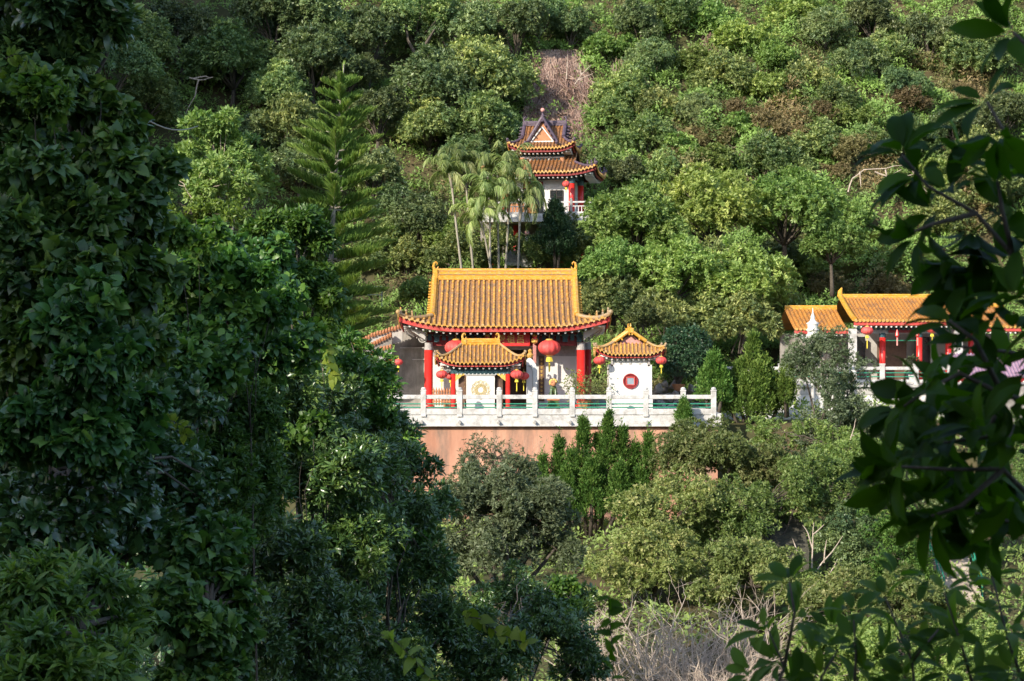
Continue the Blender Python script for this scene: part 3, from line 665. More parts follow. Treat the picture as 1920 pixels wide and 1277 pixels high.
# name board
sg = thing('name_board', 'dark red name board with gilt characters hanging under the temple eave', 'sign', (-.07, 119.35, -.30))
mb = MB(); mb.box((0, 0, .36), (2.15, .12, .74), bev=.02); bd = mb.build('board', M_SIGN, sg)
mb = MB()
for z, h in ((.0, .06), (.73, .06)): mb.box((0, -.04, z), (2.28, .14, h))
for x in (-1.1, 1.1): mb.box((x, -.04, .36), (.07, .14, .72))
mb.build('frame', M_RED, sg)
def glyphs(txt, size, mat, parent, loc, gap):
    for i, ch in enumerate(txt):
        cu = bpy.data.curves.new('character', 'FONT'); cu.body = ch; cu.size = size; cu.align_x = 'CENTER'; cu.align_y = 'CENTER'; cu.extrude = .012; cu.offset = .008
        tmp = bpy.data.objects.new('character', cu); COL.objects.link(tmp); bpy.context.view_layer.update()
        me = bpy.data.meshes.new_from_object(tmp.evaluated_get(bpy.context.evaluated_depsgraph_get())); bpy.data.objects.remove(tmp)
        me.materials.clear(); me.materials.append(mat)
        o = bpy.data.objects.new('character', me); COL.objects.link(o); o.parent = parent; o.rotation_euler = (R(90), 0, 0); o.location = (loc[0] + i * gap, loc[1], loc[2])
glyphs('殿祖呂', .52, M_GOLD, bd, (-.58, -.075, .36), .58)
for i, x in enumerate((-1.42, 1.42)):
    tg = thing('hanging_ornament', ('red and gold ornament at the end of the name board above the gate roof', 'red and gold ornament with a long pink streamer beside the name board')[i], 'ornament', (-.07 + x, 119.25, .42), group='ornaments flanking the name board')
    mb = MB(); mb.cyl((0, 0, 0), (0, 0, .1), .015, 5); mb.lathe((0, 0, -.62), [(.05, 0), (.20, .1), (.22, .24), (.14, .4), (.16, .5), (.05, .62)], 8); mb.build('gilt_knot', M_GOLD, tg)
    mb = MB(); mb.lathe((0, -.02, -.5), [(.08, 0), (.14, .1), (.12, .3), (.04, .4)], 8, 1.2, 1.4); mb.build('medallion', M_RED, tg)
    mb = MB(); L = 1.25 if i else .5
    for k in range(3): mb.box((-.07 + .07 * k, 0, -.62 - L / 2), (.05, .03, L - .1 * k))
    mb.build('streamer', M_PINK if i else M_RED, tg)

# ------------------------------------------------------------------ little gate with its white screen
gt = thing('gate_pavilion', 'small gate with a golden hipped roof, two red posts and a round gilt emblem', 'gate', (-1.84, 117.3, DECK))
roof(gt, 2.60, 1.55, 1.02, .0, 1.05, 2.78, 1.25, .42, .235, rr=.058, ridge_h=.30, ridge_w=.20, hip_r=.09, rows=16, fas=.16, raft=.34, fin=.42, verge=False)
for s in (-1, 1):
    mb = MB(); mb.lathe((s * 1.60, -.85, 0), [(.22, 0), (.22, .12), (.135, .16), (.135, 2.12)], 14); c = mb.build('column', M_RED, gt, True)
    mb = MB(); mb.lathe((s * 1.60, -.85, 2.12), [(.15, 0), (.15, .1), (.13, .11), (.14, .3)], 12); mb.build('capital', M_BLUE, c)
    mb = MB(); mb.prism([(s * 1.46, 2.12), (s * .92, 2.12), (s * 1.02, 2.02), (s * 1.12, 1.98), (s * 1.2, 1.88), (s * 1.32, 1.80), (s * 1.46, 1.68)], -.95, -.85); mb.build('corner_bracket', M_GOLD, gt)
    mb = MB(); mb.box((s * 1.12, -.6, 1.0), (.36, .12, 2.0)); mb.build('door_leaf', M_BROWN, gt)
    mb = MB(); q, r = spiral((s * 2.05, -.95, 2.42), .2, 1.8, .03, flip=s); mb.tube(q, .035, 6); mb.tube([(s * 1.75, -.9, 2.3), (s * 2.1, -1.0, 2.52), (s * 2.4, -1.25, 2.72)], [.05, .05, .03], 6); mb.build('scroll_bracket', M_GREYW, gt)
mb = MB(); mb.box((0, -.85, 2.30), (3.5, .22, .36)); mb.box((0, -.98, 2.32), (2.0, .06, .24)); mb.box((0, -.85, 2.54), (3.7, .34, .12)); mb.build('beam', M_BLUE, gt)
mb = MB()
for i in range(13): mb.box((-1.35 + i * .225, -.98, 2.10), (.07, .05, .06))
mb.build('dentil', M_WHITE, gt)
mb = MB(); mb.box((0, -.85, 1.04), (1.66, .16, 2.06)); sc_ = mb.build('screen', M_WHITE, gt)
mb = MB(); mb.box((0, -.95, 2.05), (1.74, .06, .07)); mb.box((0, -.95, .04), (1.74, .06, .07)); mb.build('screen_frame', M_GREYW, sc_)
em = MB(); cz = 1.18
for k in range(12):                # rosette of gilt loops round an empty middle
    a = k * math.pi / 6; c = (.40 * math.cos(a), .40 * math.sin(a))
    em.tube([(c[0] + .155 * math.cos(b), -.95, cz + c[1] + .155 * math.sin(b)) for b in np.linspace(0, 6.283, 13)], .013, 5, False)
    c = (.27 * math.cos(a + .26), .27 * math.sin(a + .26))
    em.tube([(c[0] + .10 * math.cos(b), -.955, cz + c[1] + .10 * math.sin(b)) for b in np.linspace(0, 6.283, 11)], .012, 5, False)
for q in (.20, .47): em.tube([(q * math.cos(b), -.952, cz + q * math.sin(b)) for b in np.linspace(0, 6.283, 33)], .011, 5, False)
em.build('emblem', M_GILT, sc_)

# white doorway pier between gate and hall
pr = thing('white_pier', 'narrow white wall with a rounded top standing between the gate and the couplet board', 'wall', (1.17, 117.6, DECK))
mb = MB(); mb.prism([(-.32, 0), (.32, 0), (.32, 2.3), (.24, 2.65), (.02, 2.95), (-.12, 3.05), (-.25, 3.0), (-.32, 2.9)], -.12, .2); w_ = mb.build('wall_face', M_WHITE, pr)
mb = MB(); mb.tube([(.05, -.15, .1), (.05, -.15, 2.2), (-.02, -.15, 2.5), (-.2, -.15, 2.6)], .028, 6); mb.build('downpipe', M_GREYW, w_)
mb = MB(); mb.lathe((-.1, 0, 3.05), [(.16, 0), (.2, .15), (.1, .3), (.14, .42), (.02, .52)], 10); mb.build('pot_finial', M_CAP, pr)

# ------------------------------------------------------------------ side pavilion with the coin window
sp_ = thing('side_pavilion', 'small white pavilion with a golden gabled roof and a round red coin window', 'pavilion', (6.95, 117.9, DECK))
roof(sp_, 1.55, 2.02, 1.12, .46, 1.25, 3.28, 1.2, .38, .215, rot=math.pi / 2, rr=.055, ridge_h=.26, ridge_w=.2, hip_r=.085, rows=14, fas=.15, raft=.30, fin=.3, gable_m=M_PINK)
mb = MB(); mb.box((0, 0, 1.32), (2.52, 2.2, 2.64)); mb.box((0, 0, 2.83), (2.0, 2.0, .42)); mb.box((0, 0, .42), (2.6, 2.28, .84)); wl = mb.build('wall', M_WHITE, sp_)
mb = MB()
for x in (-.55, 0, .55): mb.box((x, -1.02, 2.69), (.14, .03, .05))
mb.build('air_hole', M_CONC, wl)
for s in (-1, 1):
    mb = MB(); mb.box((s * 1.08, -1.0, 2.86), (.13, .2, .62)); mb.box((s * 1.08, -1.0, 3.2), (.2, .3, .12)); mb.build('bracket', M_FRIEZE, sp_)
mb = MB(); mb.box((0, -.9, 3.14), (2.6, .2, .22)); mb.build('beam', M_FRIEZE, sp_)
mb = MB(); mb.box((0, -1.03, 3.1), (.9, .06, .17)); mb.build('plaque', M_BLUE, sp_)
mb = MB(); cz = 1.68
def ring(m, c, r0, r1, y0, y1, n=36):
    A = np.linspace(0, 6.283, n + 1)[:-1]; vs = []
    for r_, y in ((r0, y0), (r1, y0), (r1, y1), (r0, y1)): vs += [(c[0] + r_ * math.cos(a), y, c[1] + r_ * math.sin(a)) for a in A]
    m.add(vs, [(k * n + i, k * n + (i + 1) % n, ((k + 1) % 4) * n + (i + 1) % n, ((k + 1) % 4) * n + i) for k in range(4) for i in range(n)])
ring(mb, (0, cz), .385, .45, -1.19, -1.08); wf = mb.build('window_ring', M_RING, sp_)
mb = MB(); mb.cyl((0, -1.08, cz), (0, -1.13, cz), .39, 32); mb.build('window_disc', M_DKRED, wf)
mb = MB()
for a, b, c, d in ((0, .22, .52, .06), (0, -.22, .52, .06)): mb.box((a, -1.155, cz + b), (c, .05, d))
for x in (-.23, .23): mb.box((x, -1.155, cz), (.06, .05, .38))
mb.build('square_frame', M_FASCIA, wf)
mb = MB(); mb.box((0, -1.14, cz), (.40, .03, .38)); mb.build('pane', M_GLASS, wf)

# ------------------------------------------------------------------ red lanterns
def lantern(s, label, px, py, Y, group, long_=1.0, sq=.70):
    c = at(px, py, Y); t = thing('lantern', label, 'lantern', c, rnd.uniform(0, 6), group)
    n = 24; pr_ = [(.20, -.5)] + [(math.cos(a) * 1.0, math.sin(a) * .98 * .5 / .5) for a in np.linspace(-1.25, 1.25, 11)]
    prof = [(max(.22, math.cos(a)) * .5 * s, math.sin(a) * .5 * s * sq) for a in np.linspace(-1.3, 1.3, 13)]
    mb = MB(); mb.lathe((0, 0, 0), prof, 48, fl=lambda j: 1 - .09 * (j % 4 == 0)); mb.build('lantern_body', M_LANT, t, True)
    mb = MB(); z = .5 * s * sq; mb.lathe((0, 0, z * .93), [(.16 * s, 0), (.16 * s, .05 * s), (.10 * s, .07 * s)], 14); mb.cyl((0, 0, z), (0, 0, z + .28 * s), .012, 5); mb.build('top_cap', M_GOLD, t)
    mb = MB(); mb.lathe((0, 0, -z * .93 - .06 * s), [(.10 * s, 0), (.15 * s, .02 * s), (.15 * s, .06 * s)], 14); b = mb.build('bottom_cap', M_GOLD, t)
    mb = MB(); mb.lathe((0, 0, -z - .06 * s - .20 * s), [(.17 * s, 0), (.15 * s, .1 * s), (.12 * s, .2 * s)], 12, fl=lambda j: 1 - .12 * (j % 2)); 
    mb.lathe((0, 0, -z - .26 * s - .45 * s * long_), [(.035 * s, 0), (.045 * s, .2 * s), (.03 * s, .45 * s * long_)], 6); mb.build('tassel', M_YEL, t)
    return t
lantern(1.36, 'large red lantern hanging in front of the white wall beside the couplet board', 1030, 652, 119.0, 'large red lanterns')
lantern(1.36, 'large red lantern half hidden behind the small gate roof', 855, 652, 119.0, 'large red lanterns')
GL = 'small red lanterns with yellow tassels'
lantern(.70, 'small red lantern by the gate post, nearest to the tall temple column', 828.5, 702, 116.2, GL)
lantern(.62, 'small red lantern tucked close behind the gate post with the white wall behind', 845, 705, 117.5, GL)
lantern(.74, 'small red lantern by the gate, touching the far gate post', 969, 702, 116.2, GL, 1.6)
lantern(.66, 'small red lantern overlapped by its twin beside the narrow white wall', 982, 705, 117.2, GL, 1.6)
lantern(.70, 'small red lantern under the pavilion eave, above the bushy planter', 1124, 676, 116.2, GL)
lantern(.66, 'small red lantern under the pavilion eave, beside the clipped dark bush', 1240, 676, 116.4, GL, 1.2)
lantern(.55, 'small red lantern against the concrete wall, the outer one of two', 730, 679, 118.5, GL)
lantern(.55, 'small red lantern against the concrete wall, the inner one of two', 747, 679, 118.0, GL)
lantern(.56, 'round red lantern hanging on the hillside pagoda above its window', 1061.5, 345, 146.3, None, 1.0, .85)
lantern(.78, 'red lantern with a long yellow tassel hanging in the long hall by its first post', 1626, 620, 126.3, 'lanterns of the long hall', 1.9, .68)
lantern(.78, 'red lantern with a long yellow tassel hanging in the long hall, half behind leaves', 1748, 617, 126.3, 'lanterns of the long hall', 1.9, .68)

# ------------------------------------------------------------------ glazed guardian lion on its plinth
li = thing('lion_statue', 'glazed green and gold guardian lion seated on a green plinth', 'statue', (2.42, 116.6, DECK))
mb = MB(); mb.box((0, 0, .12), (.78, .7, .30), bev=.03); mb.box((0, 0, .40), (.62, .58, .28), bev=.02); mb.build('plinth', M_GRNGLAZE, li)
mb = MB(); mb.box((0, 0, .62), (.74, .68, .16), bev=.03); mb.build('plinth_band', M_TERRA, li)
def skin(name, pts, edges, rad, mat, parent, lev=2):
    me = bpy.data.meshes.new(name); me.from_pydata(pts, edges, []); o = bpy.data.objects.new(name, me); COL.objects.link(o); o.parent = parent
    sk = o.modifiers.new('s', 'SKIN'); sd = me.skin_vertices[0].data
    for v, r_ in zip(sd, rad): v.radius = (r_, r_)
    sd[0].use_root = True
    o.modifiers.new('b', 'SUBSURF').render_levels = lev; me.materials.append(mat); return o
skin('body', [(0, .18, .88), (0, .06, 1.08), (0, -.02, 1.28), (0, -.10, 1.46), (-.17, .1, .84), (-.20, -.14, .86), (-.2, -.22, .76), (.17, .1, .84), (.20, -.14, .86), (.2, -.22, .76),
              (-.13, -.12, 1.2), (-.13, -.2, .98), (-.13, -.26, .76), (.13, -.12, 1.2), (.13, -.2, .98), (.13, -.26, .76), (0, .3, .95), (.05, .36, 1.2)],
     [(0, 1), (1, 2), (2, 3), (0, 4), (4, 5), (5, 6), (0, 7), (7, 8), (8, 9), (2, 10), (10, 11), (11, 12), (2, 13), (13, 14), (14, 15), (0, 16), (16, 17)],
     [.2, .19, .18, .13, .12, .10, .07, .12, .10, .07, .08, .065, .07, .08, .065, .07, .06, .05], M_GRNGLAZE, li)
mb = MB(); mb.ball((0, -.18, 1.56), (.19, .17, .19)); mb.ball((0, -.34, 1.50), (.12, .09, .09)); mb.ball((-.09, -.33, 1.62), .04, 8, 6); mb.ball((.09, -.33, 1.62), .04, 8, 6); mb.box((0, -.36, 1.43), (.16, .1, .03)); mb.build('face', M_TERRA, li, True)
mb = MB(); g_ = np.random.default_rng(5)
for k in range(34):
    a = g_.uniform(-2.5, 2.5) + math.pi / 2; e = g_.uniform(-.3, 1.3); q = np.array([math.cos(a) * math.cos(e) * .2, math.sin(a) * math.cos(e) * .2, math.sin(e) * .2]); mb.ball(np.array([0, -.1, 1.58]) + q, .075, 7, 5)
mb.build('mane', M_GOLD, li, True)

# ------------------------------------------------------------------ weathered concrete wall beside the hall, tile-topped garden walls
cw = thing('concrete_wall', 'weathered grey concrete wall with a sloping top beside the temple', 'wall', (-6.1, 122.6, DECK))
X = lambda px: (px - 960) * 122.6 / F + 6.1
Zc = lambda py: (638.5 - py) * 122.6 / F - DECK
mb = MB(); mb.prism([(X(731), 0), (X(802), 0), (X(802), Zc(640)), (X(780), Zc(618)), (X(762), Zc(609)), (X(744), Zc(626)), (X(737), Zc(664)), (X(731), Zc(672))], 0, .5); mb.build('wall_face', M_CONC, cw)
mb = MB(); mb.box(((X(750) + X(802)) / 2, -.08, Zc(652)), (1.7, .12, .06)); mb.box(((X(772) + X(802)) / 2, -.08, Zc(674)), (.9, .1, .05)); mb.build('ledge', M_STONE, cw)
for k, (pts, lab) in enumerate(((((755, 612), (700, 628), (668, 645), (625, 655)), 'crumbling tile-topped garden wall running down from the temple corner'),
                                (((735, 628), (700, 645), (660, 660), (640, 668)), 'lower brown tile-topped garden wall beneath the crumbling one'),
                                (((735, 650), (712, 655), (690, 668), (660, 672)), 'short terracotta capped wall beside the two small lanterns'))):
    Y = 121.2 - k * .7; P3 = [at(*q, Y) for q in pts]; b0 = P3[0].copy(); gw = thing('garden_wall', lab, 'wall', b0, group='tile-topped garden walls')
    mb = MB(); mt = MB()
    for a, b in zip(P3[:-1], P3[1:]):
        a, b = a - b0, b - b0; d = b - a
        mb.add([a + (0, -.15, -.9), b + (0, -.15, -.9), b + (0, -.15, 0), a + (0, -.15, 0), a + (0, .2, -.9), b + (0, .2, -.9), b + (0, .2, 0), a + (0, .2, 0)], [(0, 1, 2, 3), (7, 6, 5, 4), (3, 2, 6, 7), (0, 4, 5, 1), (0, 3, 7, 4), (1, 5, 6, 2)])
        n = max(3, int(np.linalg.norm(d) / .17))
        for i in range(n):
            q = a + d * (i + .5) / n + (0, 0, .03 + rnd.uniform(0, .03)); mt.tube([q + (0, .25, .03), q + (0, -.05, .05), q + (0, -.32, -.10)], [.085, .085, .08], 6)
    mb.build('wall_face', M_GREYW if k != 1 else M_CONC, gw); mt.build('tile_coping', M_TERRA, gw)
pf = thing('pipe_frame', 'thin bare metal pipe frame standing in the shade behind the pine', 'frame', at(690, 560, 129))
mb = MB(); o = at(690, 560, 129)
for a, b in (((642, 562), (662, 553)), ((662, 553), (716, 553)), ((716, 575), (716, 538)), ((700, 538), (718, 538)), ((646, 602), (684, 572))): mb.cyl(at(*a, 129) - o, at(*b, 129) - o, .03, 6)
mb.build('pipe', M_WIRE, pf)

# ------------------------------------------------------------------ hillside pagoda
PG = at(1022, 405, 150); PZ = PG[2]
pg = thing('pagoda', 'two-tier hillside pagoda with plum ridges and orange tiles above a white balcony', 'pagoda', (PG[0], 150.5, PZ), R(-8))
tl = [M_TILED, M_TILED, M_CAP]
kw = dict(mats=tl, ridge_m=M_PLUM, fascia_m=M_DKRED)
roof(pg, 4.25, 3.8, 2.5, .55, 2.0, 3.05, 1.25, .45, .27, rr=.07, ridge_h=.3, hip_r=.12, rows=14, fas=.22, raft=.34, fin=.3, main_ridge=False, verge=False, **kw)
roof(pg, 2.5, 2.45, 1.55, .50, 1.9, 4.95, 1.25, .45, .25, rr=.065, ridge_h=.3, ridge_w=.24, hip_r=.12, rows=12, fas=.22, raft=.30, fin=.45, gable_m=M_TERRA, **kw)
# cross gable toward the valley
roof(pg, 2.45, 1.18, 1.72, .9, 1.95, 5.18, 1.0, .0, .25, rot=math.pi / 2, rr=.065, ridge_h=.26, ridge_w=.24, hip_r=.12, rows=10, fas=.05, raft=0, fin=0, gable_m=M_TERRA, sides='FB', **kw)
mb = MB(); q = [(-.85, 5.48), (.85, 5.48), (0, 6.58)]
for a, b in zip(q, q[1:] + q[:1]): mb.tube([(a[0], -1.68, a[1]), (b[0], -1.68, b[1])], .06, 5)
mb.build('gable_trim', M_WHITE, pg)
mb = MB(); mb.lathe((0, -1.4, 7.22), [(.14, -.3), (.12, .1), (.17, .2), (.09, .32), (.07, .4), (.12, .5), (.04, .56)], 12); mb.build('finial', M_PLUM, pg)
mb = MB(); mb.ball((0, -1.4, 7.88), .16); mb.build('finial_pearl', M_PINK, pg)
mb = MB(); mb.box((0, 0, 1.3), (4.6, 4.4, 2.6)); bw = mb.build('wall', M_WHITE, pg)
mb = MB(); mb.box((1.15, -2.22, 1.15), (.90, .08, 1.25)); wn = mb.build('window', M_BLACK, bw)
mb = MB()
for x in (.68, 1.15, 1.62): mb.box((x, -2.27, 1.15), (.05, .05, 1.3))
for z in (.52, 1.3, 1.78): mb.box((1.15, -2.27, z), (.98, .05, .05))
mb.build('window_frame', M_DARK, wn)
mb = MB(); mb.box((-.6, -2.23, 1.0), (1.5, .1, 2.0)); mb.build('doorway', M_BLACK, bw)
mb = MB(); mb.box((-.6, -2.32, 2.2), (1.5, .1, .5)); mb.build('door_board', M_DKRED, bw)
for x, y in ((2.35, -2.9), (-2.6, -2.9), (2.75, -.4), (.05, -2.9)):
    if x == .05: continue
    mb = MB(); mb.lathe((x, y, -.1), [(.23, 0), (.23, 2.55)], 12); c = mb.build('column', M_RED, pg, True); mb = MB(); mb.lathe((x, y, 2.25), [(.25, 0), (.25, .4)], 12); mb.build('capital', M_BLUE, c)
mb = MB(); mb.box((0, -2.9, 2.78), (5.6, .25, .35)); mb.box((2.6, -.4, 2.78), (.25, 5.2, .35)); mb.box((-2.6, -.4, 2.78), (.25, 5.2, .35)); mb.build('beam', M_BLUE, pg)
mb = MB(); mb.box((0, 0, 3.8), (3.2, 3.1, 2.0)); mb.build('upper_storey', M_BLUE, pg)
mb = MB(); mb.box((0, -1.6, 4.3), (3.3, .1, .14)); mb.box((-.9, -1.6, 3.9), (.14, .1, .8)); mb.box((.5, -1.6, 3.9), (.14, .1, .8)); mb.build('upper_frame', M_FRIEZE, pg)
for s in (-1, 1): mb = MB(); mb.lathe((s * 1.5, -1.6, 3.0), [(.17, 0), (.17, 1.3)], 10); mb.build('upper_column', M_TERRA, pg)
mb = MB(); mb.box((0, -.6, -.35), (8.2, 7.4, .6)); mb.build('balcony_slab', M_STONE, pg)
rl = MB(); 
for k, (x0, x1) in enumerate(((.9, 2.45), (2.45, 4.0), (-2.4, -.9), (-4, -2.4))):
    for x in (x0, x1):
        mb = MB(); mb.box((x, -4.15, .42), (.2, .2, 1.1), bev=.02); mb.ball((x, -4.15, 1.0), .1, 8, 5); mb.build('balcony_post', M_STONE, pg)
    mb = MB(); mb.box(((x0 + x1) / 2, -4.15, .78), (x1 - x0 - .2, .12, .12)); mb.box(((x0 + x1) / 2, -4.15, .48), (x1 - x0 - .2, .1, .07)); mb.box(((x0 + x1) / 2, -4.15, 0.02), (x1 - x0 - .2, .1, .1))
    for i in range(5): mb.box((x0 + .3 + i * (x1 - x0 - .6) / 4, -4.15, .25), (.06, .07, .4))
    mb.build('balcony_rail', M_STONE, pg)
# base of the pagoda: stone storey with red posts, stairs
bs = thing('pagoda_hall', 'grey stone ground storey with red posts below the hillside pagoda', 'building', (PG[0] - .6, 151.5, PZ - 4.4))
mb = MB(); mb.box((0, 0, 1.2), (8.5, 4.5, 5.4)); mb.build('wall', M_CONC, bs)
for x in (-3.4, -1.6, 1.9, 3.3):
    mb = MB(); mb.lathe((x, -2.9, -1), [(.2, 0), (.2, 4.6)], 10); mb.build('column', M_RED, bs, True)
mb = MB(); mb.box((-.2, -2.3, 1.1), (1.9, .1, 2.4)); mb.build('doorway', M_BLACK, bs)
sl = thing('porch_roof', 'little orange tiled porch roof half hidden by palm fronds', 'roof', at(977, 408, 147.2))
mb = MB()
for i in range(9): x = -1.0 + i * .25; mb.tube([(x, .9, .45), (x, .3, .12), (x, -.15, 0)], .085, 6)
mb.build('tile_rib', M_TILEO, sl); mb = MB(); mb.prism([(-1.2, -.06), (1.2, -.06), (1.15, -.2), (-1.15, -.2)], -.2, .9); mb.box((0, .5, .2), (2.2, .5, .3)); mb.build('eave_board', M_DKRED, sl)
mb = MB(); mb.box((0, .95, .75), (2.3, .2, .7)); mb.build('parapet', M_TERRA, sl)
stt = thing('robed_statue', 'small pink-faced statue in a pale robe standing on a stone block', 'statue', at(988, 478, 146.5))
mb = MB(); mb.lathe((0, 0, .0), [(.36, 0), (.34, .25), (.27, .6), (.31, .95), (.33, 1.12), (.2, 1.26), (.11, 1.34), (.11, 1.42)], 14, 1, .8); mb.tube([(-.28, -.05, 1.1), (-.33, -.18, .85), (-.05, -.33, .86)], [.1, .1, .06], 7); mb.tube([(.28, -.05, 1.1), (.33, -.18, .85), (.05, -.33, .86)], [.1, .1, .06], 7); mb.build('robe', M_ROBE, stt, True)
mb = MB(); mb.ball((0, -.02, 1.58), (.19, .2, .24)); mb.ball((0, -.21, 1.56), .04, 6, 5); mb.build('head', M_SKINP, stt, True)
mb = MB(); mb.box((0, 0, -.45), (.85, .8, .9), bev=.04); mb.build('block', M_STONE, stt)
stp = thing('stone_steps', 'short flight of grey stone steps below the pagoda doorway', 'steps', at(962, 498, 146))
for i in range(6): mb = MB(); mb.box((0, i * .32, .1 + i * .2), (1.15, .34, .2), bev=.015); mb.build('step', M_STONE, stp)

# ------------------------------------------------------------------ upper terrace and the long hall at its edge
UZ = -2.75
mb = MB(); mb.box((25.8, 129.8, UZ - .3), (26.4, 12.6, .6)); structure('upper_terrace_floor', mb, M_GREYW)
uw = thing('terrace_wall', 'pale stained rendered wall below the long hall, behind junipers', 'wall', (25.8, 123.6, -9.5))
mb = MB(); mb.box((0, .3, 3.3), (26.6, .7, 6.6)); mb.build('wall_face', M_WHITE, uw); mb = MB(); mb.box((0, .2, 6.68), (26.9, .9, .16)); mb.build('coping', M_STONE, uw)
ub = thing('upper_balustrade', 'white balustrade along the upper terrace in front of the long hall', 'balustrade', (12.6, 123.7, UZ))
xs = [0, 2.0, 4.1, 6.2, 8.3, 10.4, 12.5, 14.6, 16.7, 18.8]
for x in xs: mb = MB(); mb.box((x, 0, .55), (.3, .28, 1.4), bev=.025); mb.box((x, 0, 1.28), (.34, .32, .08)); mb.build('post', M_STONE, ub)
for a, b in zip(xs[:-1], xs[1:]):
    mb = MB(); mb.box(((a + b) / 2, 0, 1.02), (b - a - .3, .16, .20), bev=.02); mb.build('rail', M_STONE, ub); mb = MB(); mb.box(((a + b) / 2, 0, .22), (b - a - .3, .16, .2), bev=.02); mb.build('kerb', M_STONE, ub)
    for z in (.5, .74): mb = MB(); mb.cyl((a + .1, 0, z), (b - .1, 0, z), .035, 7); mb.build('pipe', M_GREENP, ub)
HX = (1686 - 960) * 129 / F
hl = thing('long_hall', 'long open hall with an orange tiled roof, red posts and lower side wings', 'hall', (HX, 130.0, UZ))
def gable_roof(root, x0, x1, yr, ye, zr, ze, sp, mats, name='roof', fas=.2, ends=(True, True), ridge=True, p=1.15):
    mb = MB(); n = int((x1 - x0) / sp); K = 14
    P = lambda x, t: np.array([x, yr + (ye - yr) * t, ze + (zr - ze) * (1 - t) ** p])
    mb.m = 1
    for k in range(K):
        r1 = [P(x, k / K) for x in np.linspace(x0, x1, 8)]; r2 = [P(x, min(1, (k + 1.1) / K)) + (0, 0, .03) for x in np.linspace(x0, x1, 8)]; mb.grid([r1, r2, [q - (0, 0, .05) for q in r2]])
    mb.add([P(x0, 0), P(x1, 0), (x1, 2 * yr - ye, ze), (x0, 2 * yr - ye, ze)], [(0, 1, 2, 3)])
    for i in range(n):
        x = x0 + (i + .5) * (x1 - x0) / n; pts = []; rad = []; ns = 11
        for j in range(ns): pts += [P(x, j / ns) + (0, 0, .05), P(x, (j + .93) / ns) + (0, 0, .055)]; rad += [.075, .09]
        mb.m = 0; mb.tube(pts, rad, 6); mb.m = 2; mb.cyl(P(x, 1) + (0, -.05, .04), P(x, 1) + (0, .02, .04), .105, 8)
    r_ = mb.build(name, mats, root)
    b = MB(); b.box(((x0 + x1) / 2, ye + .08, ze - .06 - fas / 2), (x1 - x0, .08, fas)); b.build('eave_board', M_FASCIA, r_)
    b = MB()
    for i in range(int((x1 - x0) / .32)): x = x0 + .16 + i * .32; b.cyl((x, ye + .12, ze - fas - .15), (x, ye + .9, ze - fas - .1), .06, 6)
    b.build('rafter', M_WHITE, r_)
    if ridge: b = MB(); b.box(((x0 + x1) / 2, yr, zr + .08), (x1 - x0, .25, .2)); b.tube([(x0, yr, zr + .2), (x1, yr, zr + .2)], .1, 6); b.build('ridge', M_RIDGE, r_)
    for s, x in ((0, x0), (1, x1)):
        if ends[s]: b = MB(); b.tube([P(x, t) + (0, 0, .16) for t in np.linspace(0, 1, 8)], .17, 8); b.tube([P(x, 0) + (0, 0, .1), P(x, 0) + (0, 0, .45), P(x, 0) + (-.12 if s else .12, 0, .7)], [.2, .16, .05], 7); b.build('verge_ridge', M_RIDGE, r_)
    return r_
TO = [M_TILEO, M_TILEO, M_CAP]
gable_roof(hl, -3.3, 3.9, 2.2, -3.2, 5.55, 3.98, .245, TO)
gable_roof(hl, -6.95, -3.5, 2.4, -2.2, 4.8, 3.45, .25, TO, ends=(False, False))
gable_roof(hl, 3.9, 7.6, 2.4, -2.2, 4.95, 3.6, .25, TO, ends=(False, False))
for x in (-3.2, -1.28, 1.08, 2.95):
    mb = MB(); mb.lathe((x, -2.1, -.1), [(.2, 0), (.2, 3.05)], 12); c = mb.build('column', M_RED, hl, True); mb = MB(); mb.lathe((x, -2.1, 2.95), [(.21, 0), (.21, .3)], 10); mb.build('capital', M_BLUE, c)
for s in (-1, 1):
    mb = MB(); mb.box((s * 3.38 + .06, -2.75, 1.75), (.48, .5, 3.5), bev=.02); pl = mb.build('white_pillar', M_STONE, hl)
    if s > 0:
        mb = MB()
        for z in (2.6, 2.2, 1.8): mb.box((3.44, -3.01, z), (.1, .02, .12))
        mb.build('mark', M_DARK, pl)
mb = MB(); mb.box((0, -2.1, 3.35), (6.6, .3, .3)); mb.build('beam', M_FRIEZE, hl)
mb = MB()
for i in range(19): mb.box((-2.9 + i * .32, -2.4, 3.55), (.16, .2, .24))
mb.build('bracket', M_BLUE, hl)
mb = MB(); mb.box((.0, -2.3, 3.42), (1.9, .1, .34)); mb.build('name_panel', M_DKRED, hl)
mb = MB(); mb.box((0, 1.8, 1.6), (7.3, .2, 3.4)); mb.build('back_wall', M_GREYW, hl)
mb = MB(); mb.box((-.1, 1.0, 1.3), (1.9, .2, 2.8)); mb.box((-.1, .88, 1.45), (1.9, .06, .06)); mb.build('shutter', M_BROWN, hl)
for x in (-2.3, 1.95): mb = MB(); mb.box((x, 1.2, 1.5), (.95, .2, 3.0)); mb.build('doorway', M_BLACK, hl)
for x in (-2.85, 2.55): mb = MB(); mb.box((x, 1.0, 1.5), (.22, .3, 3.0)); mb.build('door_post', M_STONE, hl)
mb = MB(); mb.cyl((-1.1, -2.1, 2.75), (.9, -2.1, 2.75), .03, 6); mb.build('tie_rod', M_GREENP, hl)
for x, q in ((-5.6, 3.7), (5.8, 3.6)): mb = MB(); mb.box((x, 1.0, 1.6), (q, .3, 3.2)); mb.build('wing_wall', M_CONC, hl)
mb = MB(); mb.box((-5.4, .8, 1.25), (.9, .12, 1.7)); mb.build('wing_window', M_BLACK, hl)
